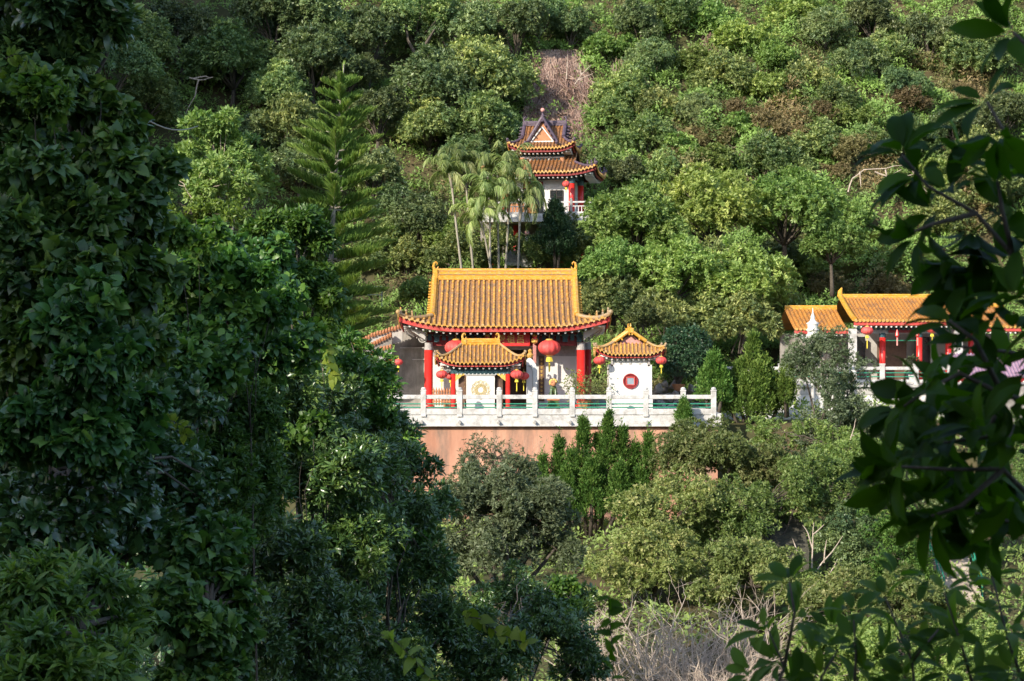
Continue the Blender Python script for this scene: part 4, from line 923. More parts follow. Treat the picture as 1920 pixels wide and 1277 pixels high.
for x in (4.6, 6.4): mb = MB(); mb.lathe((x, -1.2, 0), [(.18, 0), (.18, 3.4)], 10); mb.build('wing_column', M_RED, hl, True)
for i, x in enumerate((-.52, .78)):
    og = thing('hanging_ornament', ('red hanging ornament in the long hall, nearer the lantern by the first post', 'red hanging ornament with a pink streamer in the middle of the long hall')[i], 'ornament', (HX + x, 127.0, UZ + 3.45), group='ornaments of the long hall')
    mb = MB(); mb.lathe((0, 0, -.5), [(.06, 0), (.14, .12), (.1, .3), (.03, .5)], 8); mb.build('knot', M_RED, og); mb = MB(); mb.box((0, 0, -.75), (.09, .04, .55)); mb.build('streamer', M_PINK, og)
pp = thing('potted_plant', 'pale leafed plant in a white pot standing in the open hall', 'plant', (HX + .55, 127.2, UZ + .4))
mb = MB(); mb.lathe((0, 0, -.4), [(.2, 0), (.3, .45), (.33, .55), (.28, .56)], 12); mb.build('pot', M_STONE, pp)
lv = Leaves(); g_ = np.random.default_rng(8); lobes_crown(lv, g_, [((0, 0, .75), .5)], 60, 7, .2, .08); lv.build('foliage', M_FINE, pp)
# white ornamental lamp standard
lp = thing('ornamental_lamp', 'white ornamental lamp standard with spread arms rising above a tree', 'lamp', at(1524, 760, 119.5))
mb = MB(); mb.lathe((0, 0, -2), [(.2, 0), (.12, .3), (.1, 5.9), (.18, 6.0)], 12); mb.build('post', M_STONE, lp)
mb = MB(); mb.lathe((0, 0, 3.9), [(.1, 0), (.36, .12), (.42, .3), (.30, .42), (.34, .56), (.42, .62), (.30, .74), (.34, .95), (.40, 1.02), (.2, 1.14), (.12, 1.3), (.14, 1.42), (.05, 1.62), (.015, 1.95)], 16); mb.build('lamp_head', M_WHITE, lp, True)
for s in (-1, 1): mb = MB(); mb.tube([(s * .2, 0, 4.0), (s * .45, 0, 3.95), (s * .72, 0, 4.1), (s * .86, 0, 4.3), (s * .7, 0, 4.32)], [.10, .13, .12, .08, .03], 8); mb.build('arm', M_WHITE, lp, True)
# lilac sheet roof
lr = thing('shed', 'low shed with a lilac ribbed sheet roof beyond the near leaves', 'shed', at(1868, 735, 117.5))
mb = MB()
for i in range(22): x = -2.3 + i * .21; mb.tube([(x, 2.0, 2.25), (x, -.4, .9)], .06, 5)
mb.add([(-2.4, 2, 2.22), (2.4, 2, 2.22), (2.4, -.4, .87), (-2.4, -.4, .87)], [(0, 1, 2, 3)]); mb.build('roof', M_LILAC, lr)
mb = MB(); mb.box((0, -.3, .7), (4.8, .1, .22)); mb.build('eave_board', M_DKRED, lr); mb = MB()
for i in range(15): mb.cyl((-2.2 + i * .31, -.42, .62), (-2.2 + i * .31, 0, .62), .05, 6)
mb.build('rafter', M_WHITE, lr)
mb = MB(); mb.box((0, .9, -2.2), (4.4, 2.4, 5.2)); mb.build('wall', M_CONC, lr)
# stairs
def stairs(name, label, px, py, Y, n, wd, rise, run, mat, rails=False):
    s = thing(name, label, 'stairs', at(px, py, Y))
    for i in range(n): mb = MB(); mb.box((0, i * run, i * rise - .5), (wd, run + .04, rise + 1.0), bev=.012); mb.build('step', mat, s)
    if rails:
        for x in (-wd / 2 - .05, wd / 2 + .05):
            mb = MB(); H_ = n * rise
            for h in (.95, .5): mb.cyl((x, 0, h), (x, n * run, h + H_), .035, 7)
            for k in range(4): y = n * run * k / 3; mb.cyl((x, y, -.2 + H_ * k / 3), (x, y, .98 + H_ * k / 3), .04, 7)
            mb.build('handrail', M_GREENP, s)
    return s
stairs('staircase', 'pale stone staircase with green handrails seen between near leaves', 1806, 1120, 96, 16, 1.75, .17, .30, M_STEP, True)
stairs('garden_steps', 'dark stone steps in the shade between the bushes', 1478, 1030, 98, 9, 2.0, .17, .3, M_SHADESTEP)
# potted clipped bush and rocks
PB = at(1272, 722, 121.5)
pt = thing('rock_mound', 'mound of rough pale rocks behind the balustrade, under the clipped bush', 'rocks', (PB[0] + .6, 121.8, DECK))
mb = MB(); g_ = np.random.default_rng(12)
for k in range(46):
    q = np.array([g_.uniform(-2.6, 3.2), g_.uniform(-.8, 1.2), 0]); h = max(.1, 1.7 * (1 - (q[0] / 3.0) ** 2) * g_.random()); r_ = g_.uniform(.2, .42); n = 7
    vs = [q + (0, 0, h) + unit(g_.normal(size=3)) * r_ * g_.uniform(.7, 1.2) for _ in range(12)]
    import bmesh
    bm = bmesh.new(); [bm.verts.new(v) for v in vs]; bmesh.ops.convex_hull(bm, input=list(bm.verts)); bm.verts.ensure_lookup_table(); bm.verts.index_update()
    used = [v for v in bm.verts if v.link_faces]; ix = {v: i for i, v in enumerate(used)}
    mb.add([v.co[:] for v in used], [tuple(ix[v] for v in f.verts) for f in bm.faces]); bm.free()
mb.build('rock', M_ROCK, pt)
pot = thing('clipped_bush', 'dense dark bluish rounded bush in a terracotta pot on the rocks', 'bush', PB + (0, 0, .1))
mb = MB(); mb.lathe((0, 0, -.45), [(.22, 0), (.36, .28), (.42, .4), (.36, .42)], 14); mb.build('pot', M_TERRA, pot)
mb = MB(); limbs(mb, g_, (0, 0, -.1), [((-.5, 0, 1.0), .05), ((.3, 0, 1.1), .05), ((.9, .2, 1.3), .05), ((0, .3, 1.8), .04)], .12); mb.build('trunk', M_BARK, pot)
lv = Leaves(); lobes_crown(lv, g_, [((.45, .2, 2.1), (1.55, 1.2, 1.35)), ((-.5, .1, 1.7), (.8, .8, .9)), ((1.1, .2, 1.5), (.9, .8, .9)), ((.3, 0, 1.0), (1.1, .8, .7))], 1500, 7, .17, .085, 1.2, .45, shell=(.86, 1.03), rag=.1); lv.build('foliage', M_POTBUSH, pot)
for k, (x, y, s, lab) in enumerate(((-3.75, 116.9, .4, 'terracotta planter at the foot of the tall red column'), (-3.2, 116.9, .36, 'terracotta planter next to the small gate post'), (4.25, 117.0, .5, 'terracotta planter holding a feathery bush by the red column'))):
    q = thing('planter', lab, 'planter', (x, y, DECK), group='terracotta planters'); mb = MB(); mb.lathe((0, 0, 0), [(s * .55, 0), (s * .75, s * .9), (s * .85, s), (s * .7, s * 1.02)], 12); mb.build('pot', M_TERRA, q)
    mb = MB(); mb.lathe((0, 0, 0), [(s * .72, s * .95), (.02, s * .98)], 10); mb.build('soil', M_DARK, q)
# low golden fence behind the balustrade
lf = thing('gilt_fence', 'low golden ornamental fence behind the balustrade beside the red column', 'fence', (-4.05, 118.2, DECK))
mb = MB()
for i in range(9): mb.lathe((-.6 + i * .16, 0, .2), [(.05, 0), (.05, .75), (.08, .85), (.03, 1.0), (.01, 1.08)], 6)
mb.box((.05, 0, .45), (1.45, .05, .07)); mb.box((.05, 0, .85), (1.45, .05, .07)); mb.build('paling', M_TERRA, lf)
# ------------------------------------------------------------------ undergrowth over the slope (nobody could count it)
def scrub_layer(name, label, seed, X, Y, hgt, per, L, W, mat, tint, lean=-.55):
    g = np.random.default_rng(seed); bf = lambda x, y: hgt * (np.clip(wavy(x, y * 1.4, 5.5) + .2, 0, 2) + .5 * np.clip(wavy(x + 9, y * 1.3, 2.6), 0, 1.5))
    bump = bf(X, Y); z = ground_z(X, Y) + .1 + bump * (1 - .45 * g.random(len(X)) ** 2); sx = (bump - bf(X - .4, Y)) / .4
    p = np.stack([X, Y, z], 1); ax = np.stack([-sx * .7, np.full(len(X), lean), np.full(len(X), .8)], 1) + .35 * g.normal(size=(len(X), 3))
    lv = Leaves(); rosettes(lv, g, p, ax, per, L, W, 1.25, .3, tint(X, Y, z, g), .10, .3)
    return tag(lv.build(name, mat, None), label, 'undergrowth', kind='stuff')
def hill_tint(X, Y, z, g):
    br = wavy(X * 1.2 + 13, Y * .9, 11) + .5 * wavy(X + 50, Y, 4); PY = 638.5 - z / Y * F; PX = 960 + X / Y * F     # dry russet patches lie mid-slope
    w_ = np.exp(-((PY - 300) / 110) ** 2) * np.clip((PX - 1080) / 150, 0, 1)
    return .76 + .14 * wavy(X + 3, Y + 8, 14) + .10 * g.normal(size=len(X)) - np.clip(br * .75 - .26 + .46 * w_, 0, .70)
g = np.random.default_rng(21); N = 105000
Y = 127 + 66 * g.random(N) ** 1.1; x = (g.random(N) - .5) * (1920 / F) * Y * 1.16
k = (g.random(N) < np.where(x > -2, 1, .6)) & ~((x > -9.9) & (x < 11.7) & (Y < 137.8)) & ~((x > 12.5) & (Y < 136.2))
pz = 638.5 - (ground_z(x, Y) + 1) / Y * F; pxx = 960 + x / Y * F; k &= ~((np.abs(pxx - 1042 - 11 * np.sin(pz / 17.)) < 44 + 11 * np.sin(pz / 11. + 1) + 16 * g.normal(size=len(x))) & (pz > 95) & (pz < 250) & (g.random(len(x)) < .9))
scrub_layer('undergrowth', 'low green and russet scrub covering the steep hillside', 22, x[k], Y[k], 1.8, 9, .27, .12, M_UNDER, hill_tint)
N = 12500; Y = 66 + 57 * g.random(N); x = -12 + 50 * g.random(N); k = (x > 12.3) | (Y < 112); k &= ~((Y < 90) & (x > 3) & (x < 11)); x, Y = x[k], Y[k]
scrub_layer('valley_scrub', 'low green scrub on the valley floor below the terrace', 23, x, Y, 1.0, 8, .26, .11, M_UNDER, lambda X, Y, z, g: .7 + .2 * wavy(X, Y, 7) + .1 * g.normal(size=len(X)))
N = 9000; Y = 28 + 40 * g.random(N); x = -Y * .30 + (Y * .30 + 3) * g.random(N)
scrub_layer('bank_scrub', 'dark scrub on the shaded bank among the near trees', 24, x, Y, 1.6, 7, .22, .10, M_GLOSS, lambda X, Y, z, g: .35 + .2 * wavy(X, Y, 5) + .12 * g.normal(size=len(X)))

# ------------------------------------------------------------------ hillside forest: five kinds of tree, many standing copies
P1 = tree(101, 5.2, 3.6, 13, 1900, 13, .27, .11, M_HILL, tr=.2)
P2 = tree(102, 6.0, 3.2, 11, 1650, 13, .27, .105, M_HILLB, tr=.2, rz=1.05)
P3 = tree(103, 4.6, 3.8, 15, 2200, 13, .27, .11, M_BRIGHT, tr=.2, rz=.7)
P4 = tree(104, 4.2, 3.0, 12, 1900, 13, .21, .085, M_HILLB, tr=.16, rz=.95)
S1 = shrub(111, 2.2, 2.6, 1000, 12, .22, .10, M_BRIGHT, name='hill_shrub', n=9)
S4 = shrub(114, 2.2, 2.4, 900, 11, .21, .08, M_RUSSET, name='dry_shrub', n=9)
S2 = shrub(112, 2.4, 3.2, 1100, 12, .24, .095, M_HILL, name='hill_shrub', n=9)
GF = 'broadleaf trees of the hillside forest'; GS = 'shrubs of the sunny slope'
forest = [  # proto, px, py, scale, label
    (P1, 262, 85, 1.0, 'dark leafy tree at the very top of the forest beside the shaded vine-hung trees'),
    (P2, 345, 62, 1.05, 'pale topped forest tree high over the dark hollow, first from the vine-hung trees'),
    (P1, 432, 108, 1.1, 'broad pale leafed tree leaning over the dark hollow in the forest'),
    (P2, 520, 36, 1.1, 'tree at the upper forest edge straight above the dark hollow'),
    (P1, 525, 165, .8, 'rounded grey green tree closing the dark hollow on its pine side'),
    (P2, 605, 40, 1.1, 'tall grey green tree at the upper forest edge above the pine tip'),
    (P4, 590, 128, 1.25, 'dense small leafed tree beside the pine tip, lower than the tall grey green one'),
    (P1, 548, 240, .95, 'pale leafed tree touching the upper pine boughs on the hollow side'),
    (P2, 690, 66, 1.05, 'shadowy tree behind and above the pine tip'),
    (P2, 705, 215, .80, 'dark tree in shade just behind the upper pine boughs'),
    (P1, 775, 40, 1.0, 'yellow topped tree at the upper edge, over a forked bare trunk'),
    (P2, 862, 50, 1.05, 'yellow flecked tree at the upper edge beside the one with the forked trunk'),
    (P1, 905, 140, 1.1, 'big sunlit forest tree uphill from the palms, yellowish on top'),
    (P4, 822, 175, 1.3, 'sunlit rounded tree between the pine and the brown dry bank'),
    (P1, 805, 232, .8, 'clumped pale green tree right above the palm crowns'),
    (P1, 905, 238, 1.0, 'sunlit tree with heavy clumps between palm crowns and pagoda roof'),
    (P2, 862, 292, .7, 'shaded small tree tucked directly behind the palm crowns'),
    (P2, 960, 55, .9, 'green tree at the top edge, standing over the brown dry bank'),
    (P4, 565, 320, .85, 'small tree in half shade behind the middle pine boughs'),
    (P4, 470, 265, .75, 'dark bush-like tree between the lime tree and the pine'),
    (P2, 700, 330, .75, 'dark tree filling the gap between pine and palms'),
    (P4, 790, 420, .8, 'small leafed shrubby tree at the foot of the palms'),
    (P4, 740, 395, .7, 'low leafy tree pressed between the pine trunk and the palms'),
    (P3, 842, 452, .55, 'low sunlit shrubby tree beside the bare palm trunks'),
    (P2, 655, 130, .8, 'shaded tree close behind the pine tip'),
    (P1, 270, 190, .8, 'dark tree at the edge of the hollow, behind the cable'),
    (P2, 215, 120, 1.0, 'dim tree half covered by the vine-hung trees at the forest top'),
    (P2, 1010, 28, .75, 'green tree at the top edge just beyond the brown dry bank'),
]
for pr, px, py, s, lab in forest:
    hc = {P1.name: 5.2, P2.name: 6.0, P3.name: 4.6, P4.name: 4.2}[pr.name]; place(pr, USED, px, py, s, lab, GF, hc)
slope = [
    (P2, 1068, 55, .62, 'rounded dark shrubby tree at the top edge above the dead branches'),
    (S1, 1150, 92, 1.1, 'bright green shrub uphill from the dead pale branches'),
    (P2, 1205, 48, .75, 'large dark green tree on the sunny slope top, over hanging dry roots'),
    (S2, 1262, 22, 1.2, 'dark shrub at the top edge next to the large dark tree'),
    (P4, 1225, 118, .75, 'tree above the hanging dry roots, in deep green'),
    (S2, 1165, 168, 1.1, 'bush beside the hanging dry roots, on the dry bank side'),
    (S1, 1330, 40, 1.25, 'yellow green shrub at the top of the sunny slope'),
    (S1, 1405, 75, 1.3, 'light green shrub mound high on the sunny slope'),
    (S1, 1485, 28, 1.25, 'light shrub mound at the top edge of the sunny slope'),
    (P4, 1550, 62, .8, 'mid green tree high on the slope among light shrubs'),
    (P2, 1640, 38, .8, 'dark tree at the top edge near the drooping near branch'),
    (P4, 1610, 130, .85, 'clumped dark green tree on the slope, two crowns below the top edge'),
    (P2, 1745, 70, .85, 'tall green tree at the slope top, seen over the near leaves'),
    (P1, 1832, 105, .8, 'grey green tree between the near branch tips'),
    (P2, 1700, 160, .6, 'dark tree at the rim of the brown scrub'),
    (S2, 1520, 150, 1.0, 'green shrub just under the mid green tree'),
    (S1, 1440, 170, 1.15, 'sunlit shrub in the middle of the green part of the slope'),
    (S2, 1352, 140, 1.1, 'green shrub beside a pale dead patch high on the slope'),
    (P4, 1310, 215, .62, 'small dark tree above the russet scrub, nearest to the pagoda'),
    (S1, 1385, 235, .9, 'light shrub at the upper rim of the russet scrub'),
    (S2, 1210, 255, 1.0, 'shrub beyond the pagoda roof tip, under the dry roots'),
    (P2, 1175, 330, .55, 'dark tree right behind the pagoda balcony corner'),
    (S2, 1235, 330, 1.1, 'dark green shrub between the pagoda balcony and the big bright tree'),
    (S1, 1265, 275, .9, 'light green shrub uphill from the big bright tree'),
    (S1, 1330, 300, .9, 'fresh green shrub below the russet scrub'),
    (S2, 1440, 300, 1.15, 'dark shrub over the shaded hollow, below the russet scrub'),
    (S2, 1530, 265, 1.0, 'dull green shrub in the middle of the russet scrub'),
    (S1, 1600, 225, 1.0, 'olive shrub at the upper rim of the russet scrub, far from the pagoda'),
    (S1, 1590, 410, .9, 'light shrub between the shaded hollow and the tall grass'),
    (S2, 1690, 265, 1.1, 'green shrub hanging over the dark hollow with pale roots'),
    (P4, 1790, 240, .7, 'leafy tree partly hidden by the near branch, above the dark hollow'),
    (P2, 1870, 220, .8, 'tree at the picture rim behind the near branch'),
    (S2, 1770, 400, 1.1, 'shrub half hidden behind the near branch beside the tall grass'),
    (S2, 1880, 350, 1.3, 'shrub seen through the thickest near leaves'),
]
for pr, px, py, s, lab in slope:
    hc = {P1.name: 5.2, P2.name: 6.0, P4.name: 4.2, S1.name: 1.5, S2.name: 1.8}[pr.name]; place(pr, USED, px, py, s, lab, GS if pr in (S1, S2) else 'trees of the sunny slope', hc, sink=.74 if pr in (S1, S2) else .5)
for px, py, s, lab in ((1392, 212, .9, 'russet shrub at the upper rim of the dry scrub, above the dead creeper patch'), (1452, 238, 1.0, 'russet shrub in the heart of the dry scrub'), (1525, 218, .9, 'russet shrub between the mid green tree and the dry scrub'), (1345, 262, .8, 'russet shrub nearest to the fresh green shrub'),
                       (1600, 282, .9, 'russet shrub above the twisting pale roots'), (1288, 262, .8, 'russet shrub uphill from the pagoda balcony'), (1485, 262, .8, 'low russet shrub over the shaded hollow'), (1250, 292, .7, 'small russet shrub just beyond the pagoda roof tip'), (1560, 330, .8, 'russet shrub at the edge of the pale roots'), (1705, 190, .9, 'brown shrub below the tall green tree at the slope top'), (1560, 535, .8, 'brown dry shrub behind the hall ridge'), (1660, 540, .8, 'brown dry shrub beside the lowest grass clump')):
    place(S4, USED, px, py, s, lab, 'russet shrubs of the dry scrub', 1.4)
GB = 'bright green trees below the slope'
for px, py, s, lab, Y in ((1195, 432, 1.0, 'big bright tree spreading beside the pagoda balcony', 136.5), (1330, 400, 1.05, 'tallest bright tree, uphill between two others', 138.5), (1475, 405, 1.0, 'bright tree next to the shaded hollow, above the long hall', 139.5),
                       (1395, 540, .9, 'bright tree overhanging the side wing of the long hall', 133.5), (1150, 505, .65, 'small bright tree hugging the temple roof corner', 133.0), (1265, 520, .85, 'bright tree behind the clipped bush', 133.5),
                       (1560, 462, .6, 'small bright tree with a bare dark limb above the long hall', 138)):
    place(P3, USED, px, py, s, lab, GB, 4.6, Y=Y)
for px, py, s, Y, lab in ((1128, 560, .9, 131.5, 'shrub filling the shade behind the temple roof corner'), (1185, 565, 1.0, 132, 'dark shrub below the small bright tree, above the pavilion roof'), (1250, 585, .9, 131, 'shrub under the bright tree, just behind the clipped bush'),
                          (1320, 590, 1.05, 132, 'shrub in the shade beside the clipped bush, under the big bright tree'), (1385, 600, 1.0, 131, 'shrub in the shade beside the side wing of the hall'), (1440, 560, 1.0, 136.5, 'shrub behind the side wing roof of the long hall'), (1340, 505, 1.1, 136, 'shrub between the trunks of the bright trees')):
    place(S2, USED, px, py, s, lab, 'shrubs in the shade behind the temple', 1.8, Y=Y)
for px, py, s, Y, lab in ((1012, 468, .75, 144.5, 'dark shrub beside the robed statue'), (1078, 465, .9, 144.5, 'shrub below the pagoda balcony corner'), (905, 478, .6, 145, 'low shrub among the pale palm trunks'), (850, 470, .8, 143, 'shrub at the foot of the outermost palm'), (945, 452, .7, 145.2, 'shrub under the porch roof behind the palms'), (1060, 440, .8, 145.5, 'dark shrub against the pagoda balcony slab')):
    place(S2, USED, px, py, s, lab, 'shrubs before the pagoda', 1.8, Y=Y)
for px, py, s, lab in ((1530, 505, 1.0, 'olive shrub on the slope over the hall ridge'), (1480, 485, 1.0, 'shrub under the bright tree next to the hollow'), (1150, 300, .8, 'shrub near the pagoda roof corner'), (1140, 215, .8, 'shrub on the dry bank edge above the pagoda'), (1240, 200, .9, 'small shrub below the hanging dry roots'),
                       (1300, 120, 1.0, 'light shrub beside the pale dead patch'), (1460, 110, 1.0, 'shrub between two light mounds high on the slope'), (1560, 190, .9, 'shrub at the edge of the green slope over russet scrub'), (1660, 100, 1.0, 'bushy shrub under the two top edge trees'), (1360, 345, .8, 'pale shrub right above the tallest bright tree'),
                       (1500, 330, .9, 'shrub at the lip of the shaded hollow'), (1750, 330, 1.0, 'shrub behind the near leaves next to the pale roots'), (1830, 290, 1.1, 'green shrub behind the arching near branch'), (720, 450, .9, 'shrub at the foot of the pine boughs on the slope'), (760, 480, .8, 'low shrub above the temple roof tip on the pine side'), (690, 480, .8, 'shrub half hidden by the lower pine boughs')):
    pr = S1 if 'light' in lab or 'pale' in lab or 'olive' in lab else S2; place(pr, USED, px, py, s, lab, GS, 1.5 if pr is S1 else 1.8)
place(S1, USED, 800, 548, .75, 'small light green bush behind the temple roof', None, 1.5, Y=131)
place(S2, USED, 1215, 590, .6, 'small weedy shrub between temple and pavilion roofs', None, 1.8, Y=128)

# dry bank above the pagoda, hanging roots, dead branches
def strands(name, label, px0, px1, py0, py1, n, mat, cat, seed, L=2.2, w=.05, tilt=.25):
    g = np.random.default_rng(seed); t = thing(name, label, cat); lv = Leaves(); P = []; D = []
    PX, PY = g.uniform(px0, px1, n * 3), g.uniform(py0, py1, n * 3); mid, hw = (px0 + px1) / 2, (px1 - px0) / 2
    ok = np.abs(PX - mid - hw * .2 * np.sin(PY / 17.)) < hw * (.72 + .2 * np.sin(PY / 11. + 1) + .25 * g.normal(size=n * 3)); PX, PY = PX[ok][:n], PY[ok][:n]; n = len(PX)
    Y = on_hill_many(PX, PY, .9); P = np.stack([(PX - 960) * Y / F, Y, (638.5 - PY) * Y / F], 1); tp = .18 * np.sin(PX / 9.) + .12 * np.sin(PY / 13.)
    D = np.stack([g.normal(size=n) * tilt, np.full(n, -.55) + .25 * g.normal(size=n), np.full(n, -1.0)], 1)
    c = P.mean(0); t.location = c - (0, 0, 2); P = P - c + (0, 0, 2); N_ = np.stack([g.normal(size=n) * .5, np.full(n, -1.), g.normal(size=n) * .5], 1)
    for k in range(3):
        Lk = L * g.uniform(.25, .5, n); lv.add(P, D, N_, Lk, w, .5 + tp + .22 * g.normal(size=n)); P = P + nrm(D) * Lk[:, None] * .95; D = D + .35 * g.normal(size=D.shape)
    lv.build('strand', mat, t, 'strip')
    return t
t = strands('dry_creeper', 'pinkish brown dry creepers hanging down the bank above the pagoda roof', 982, 1102, 92, 250, 5200, M_DRY, 'creeper', 5, 2.6, .06)
t = strands('hanging_roots', 'brown hanging roots and dead vines below the dark tree on the slope', 1135, 1205, 105, 190, 300, M_DRY, 'roots', 6, 2.6, .05, .12)
t = strands('dry_creeper', 'patch of pale dead creeper high on the green slope', 1318, 1355, 60, 115, 220, M_DRY, 'creeper', 7, 1.4, .07)
t = strands('dry_creeper', 'russet dead creeper patch above the big bright tree', 1385, 1420, 255, 320, 300, M_DRY, 'creeper', 8, 1.5, .06)
def bare_branch(name, label, px, py, Y, segs, r, mat, cat='branch', group=None):
    o = at(px, py, Y); t = thing(name, label, cat, o, group=group); mb = MB()
    for s in segs:
        pts = [at(q[0], q[1], Y + (q[2] if len(q) > 2 else 0)) - o for q in s]; P = []
        for a, b in zip(pts[:-1], pts[1:]): P += [a, a * .5 + b * .5 + rng.normal(size=3) * .04 * np.linalg.norm(b - a)]
        P.append(pts[-1]); mb.tube(P, list(np.linspace(r, r * .35, len(P))), 5)
    mb.build('stem', mat, t); return t
bare_branch('dead_branch', 'pale dead branches sticking out of the dry bank', 1080, 150, 158, [((1078, 158), (1090, 140), (1108, 122)), ((1090, 140), (1085, 118)), ((1084, 150), (1112, 138)), ((1062, 148), (1064, 102))], .05, M_TWIG)
bare_branch('dead_branch', 'pale broken branch lying across the dark forest hollow', 358, 150, 158, [((355, 146), (375, 150), (395, 146)), ((365, 147), (385, 143), (400, 145)), ((372, 150), (366, 180), (345, 222))], .07, M_TWIG)
bare_branch('pale_roots', 'twisting pale roots across the dark hollow behind the near branch', 1640, 330, 147, [((1590, 360), (1598, 335), (1620, 318), (1660, 316), (1700, 310)), ((1640, 322), (1668, 332), (1690, 318)), ((1710, 318), (1725, 345), (1738, 360)), ((1612, 322), (1614, 350)), ((1660, 318), (1665, 345), (1680, 330), (1720, 325))], .06, M_TWIG)
bare_branch('forked_trunk', 'dark forked bare trunk under the yellow topped forest tree', 778, 110, 166, [((780, 165), (781, 108), (765, 75), (760, 45)), ((781, 108), (800, 80), (815, 55))], .22, M_BARK, 'trunk')
c0, c1 = at(205, 178, 60), at(372, 236, 118); cb = thing('cable', 'thin grey cable slanting from the vine-hung trees down to the lime tree', 'cable', c0)
mb = MB(); mb.tube([(c1 - c0) * t + np.array([0, 0, -1.2 * math.sin(math.pi * t) * .5]) for t in np.linspace(0, 1, 12)], .03, 5); mb.build('wire', M_WIRE, cb)
TG = grass_tuft(31, 2.6, 420, rad=.7)
for i, (px, py, s, lab) in enumerate(((1640, 470, 1.0, 'tall arching grass clump on the dry slope above the hall roof'), (1665, 510, .8, 'grass clump lowest on the dry slope, near the hall ridge'), (1615, 445, .8, 'grass clump beside the small bright tree'), (1700, 480, .9, 'grass clump next to the near leaves on the dry slope'),
                                        (1585, 500, .7, 'short grass clump below the small bright tree'))):
    place(TG, USED, px, py, s, lab, 'tall grass clumps on the dry slope', 1.3, Y=None)

# ------------------------------------------------------------------ trees about the temple
np_b = at(634, 700, 124.5); NP = norfolk_pine(20.6, 4.6); NP.location = (np_b[0] - .2, 124.5, at(640, 120, 124.5)[2] - 20.6); tag(NP, 'tall symmetrical pine with tiered feathery boughs beside the temple')
PL = palm(51, 9.0, (.6, 0), 12, 2.3); PL2 = palm(52, 6.6, (.5, 0), 13, 2.5); PL3 = palm(53, 6.0, (-.5, .1), 13, 2.5)
palms = [(PL, 893, 846, 330, 139.5, 'slender palm leaning outward, first of the group on the pine side'), (PL, 906, 872, 312, 140.3, 'tallest slender palm behind the outermost one'),
         (PL2, 968, 905, 415, 139.0, 'short palm with drooping fronds in the middle of the group'), (PL3, 936, 932, 345, 140.5, 'palm with a full crown in the middle of the group'),
         (PL2, 942, 955, 352, 139.6, 'palm with sweeping fronds across the pagoda wall'), (PL3, 958, 975, 398, 138.4, 'low palm with fronds over the porch roof'), (PL2, 925, 918, 385, 138.6, 'palm with a thin pale trunk rising behind the temple ridge')]
for pr, bx, tx, ty, Y, lab in palms:
    o = copy_tree(pr) if pr.name in USED else pr; USED.add(pr.name); a = at(bx, 510, Y); b = at(tx, ty + 12, Y); H0 = {PL.name: 9.0, PL2.name: 6.6, PL3.name: 6.0}[pr.name]
    base = np.array([a[0], Y, ground_z(a[0], Y) - .2]); dx, dz = b[0] - base[0], b[2] - base[2] - .3; sc = 1.0
    o.location = base; o.scale = (1, 1, dz / H0); lean = {PL.name: .6, PL2.name: .5, PL3.name: -.5}[pr.name]; o.rotation_euler = (0, math.atan2(dx - lean, dz), 0); o.location.x += 0
    o.scale = (1.05, 1.05, dz / H0); tag(o, lab, None, 'slender palms behind the temple')
JC = juniper(61, [(0, 0, 4.6, 1.15), (.35, .1, 3.6, .9)], M_POTBUSH, name='conical_juniper', L=.2, W=.08, dens=190)
b = at(1040, 492, 142.5); JC.location = b; tag(JC, 'dark conical juniper in front of the pagoda wall'); JC.scale = (1.15, 1.1, 1.0)
J1 = juniper(62, [(-3.2, .3, 3.0, .42), (-2.5, 0, 3.9, .45), (-1.6, .3, 5.0, .5), (-.9, -.4, 4.4, .45), (-.3, -.1, 6.2, .52), (.5, .3, 5.2, .45), (1.0, -.1, 6.6, .55), (1.8, .1, 5.6, .5), (2.5, .2, 4.6, .45), (3.2, 0, 5.3, .42), (-1.2, -.9, 3.3, .7), (.1, -1.0, 3.7, .75), (1.6, -1.0, 3.4, .75), (2.7, -.6, 3.2, .6), (-2.3, -.6, 2.7, .55)], L=.19, W=.07, dens=260)
b = at(1105, 985, 107.5); J1.location = (b[0], 107.5, b[2]); tag(J1, 'dark green many-spired juniper rising against the salmon wall')
J2 = juniper(63, [(0, 0, 5.4, .75), (-.8, .2, 3.6, .65), (-1.5, -.1, 2.9, .55), (.8, -.1, 3.8, .6), (1.6, .1, 2.6, .6), (.3, -.6, 3.6, .8), (-.5, -.6, 2.7, .8)], L=.22, W=.085, dens=210, mat=M_JUNIL)
b = at(1412, 790, 118.5); J2.location = b; tag(J2, 'light green juniper with one tall spire before the stained wall')
J3 = juniper(64, [(0, 0, 3.3, .65), (-.5, .1, 2.2, .5), (.5, -.1, 2.3, .5)], L=.22, W=.085, dens=210, mat=M_JUNIL)
b = at(1338, 765, 117.5); J3.location = b; tag(J3, 'small single-peaked juniper at the end of the terrace balustrade')
o = copy_tree(J3); b = at(1475, 765, 118.3); o.location = b; o.scale = (.8, .8, .9); o.rotation_euler = (0, 0, 1.4); tag(o, 'small pointed juniper between the tall-spired one and the greyish tree')
o = copy_tree(J3); b = at(1282, 805, 114); o.location = b; o.scale = (.6, .6, .55); o.rotation_euler = (0, 0, 2.4); tag(o, 'tiny juniper shoot in front of the balustrade end')
BB = twig_bush(71, .75, 2.3, 26, 'feathery_bush', 'bush', M_GRASS.copy() if False else M_FINE, 2, .012, (3, 5), 700, M_YELLOW, .4)
BB.location = (4.55, 117.0, DECK + .35); BB.scale = (1.1, 1, 1); tag(BB, 'feathery yellow green bush in front of the tall red column')

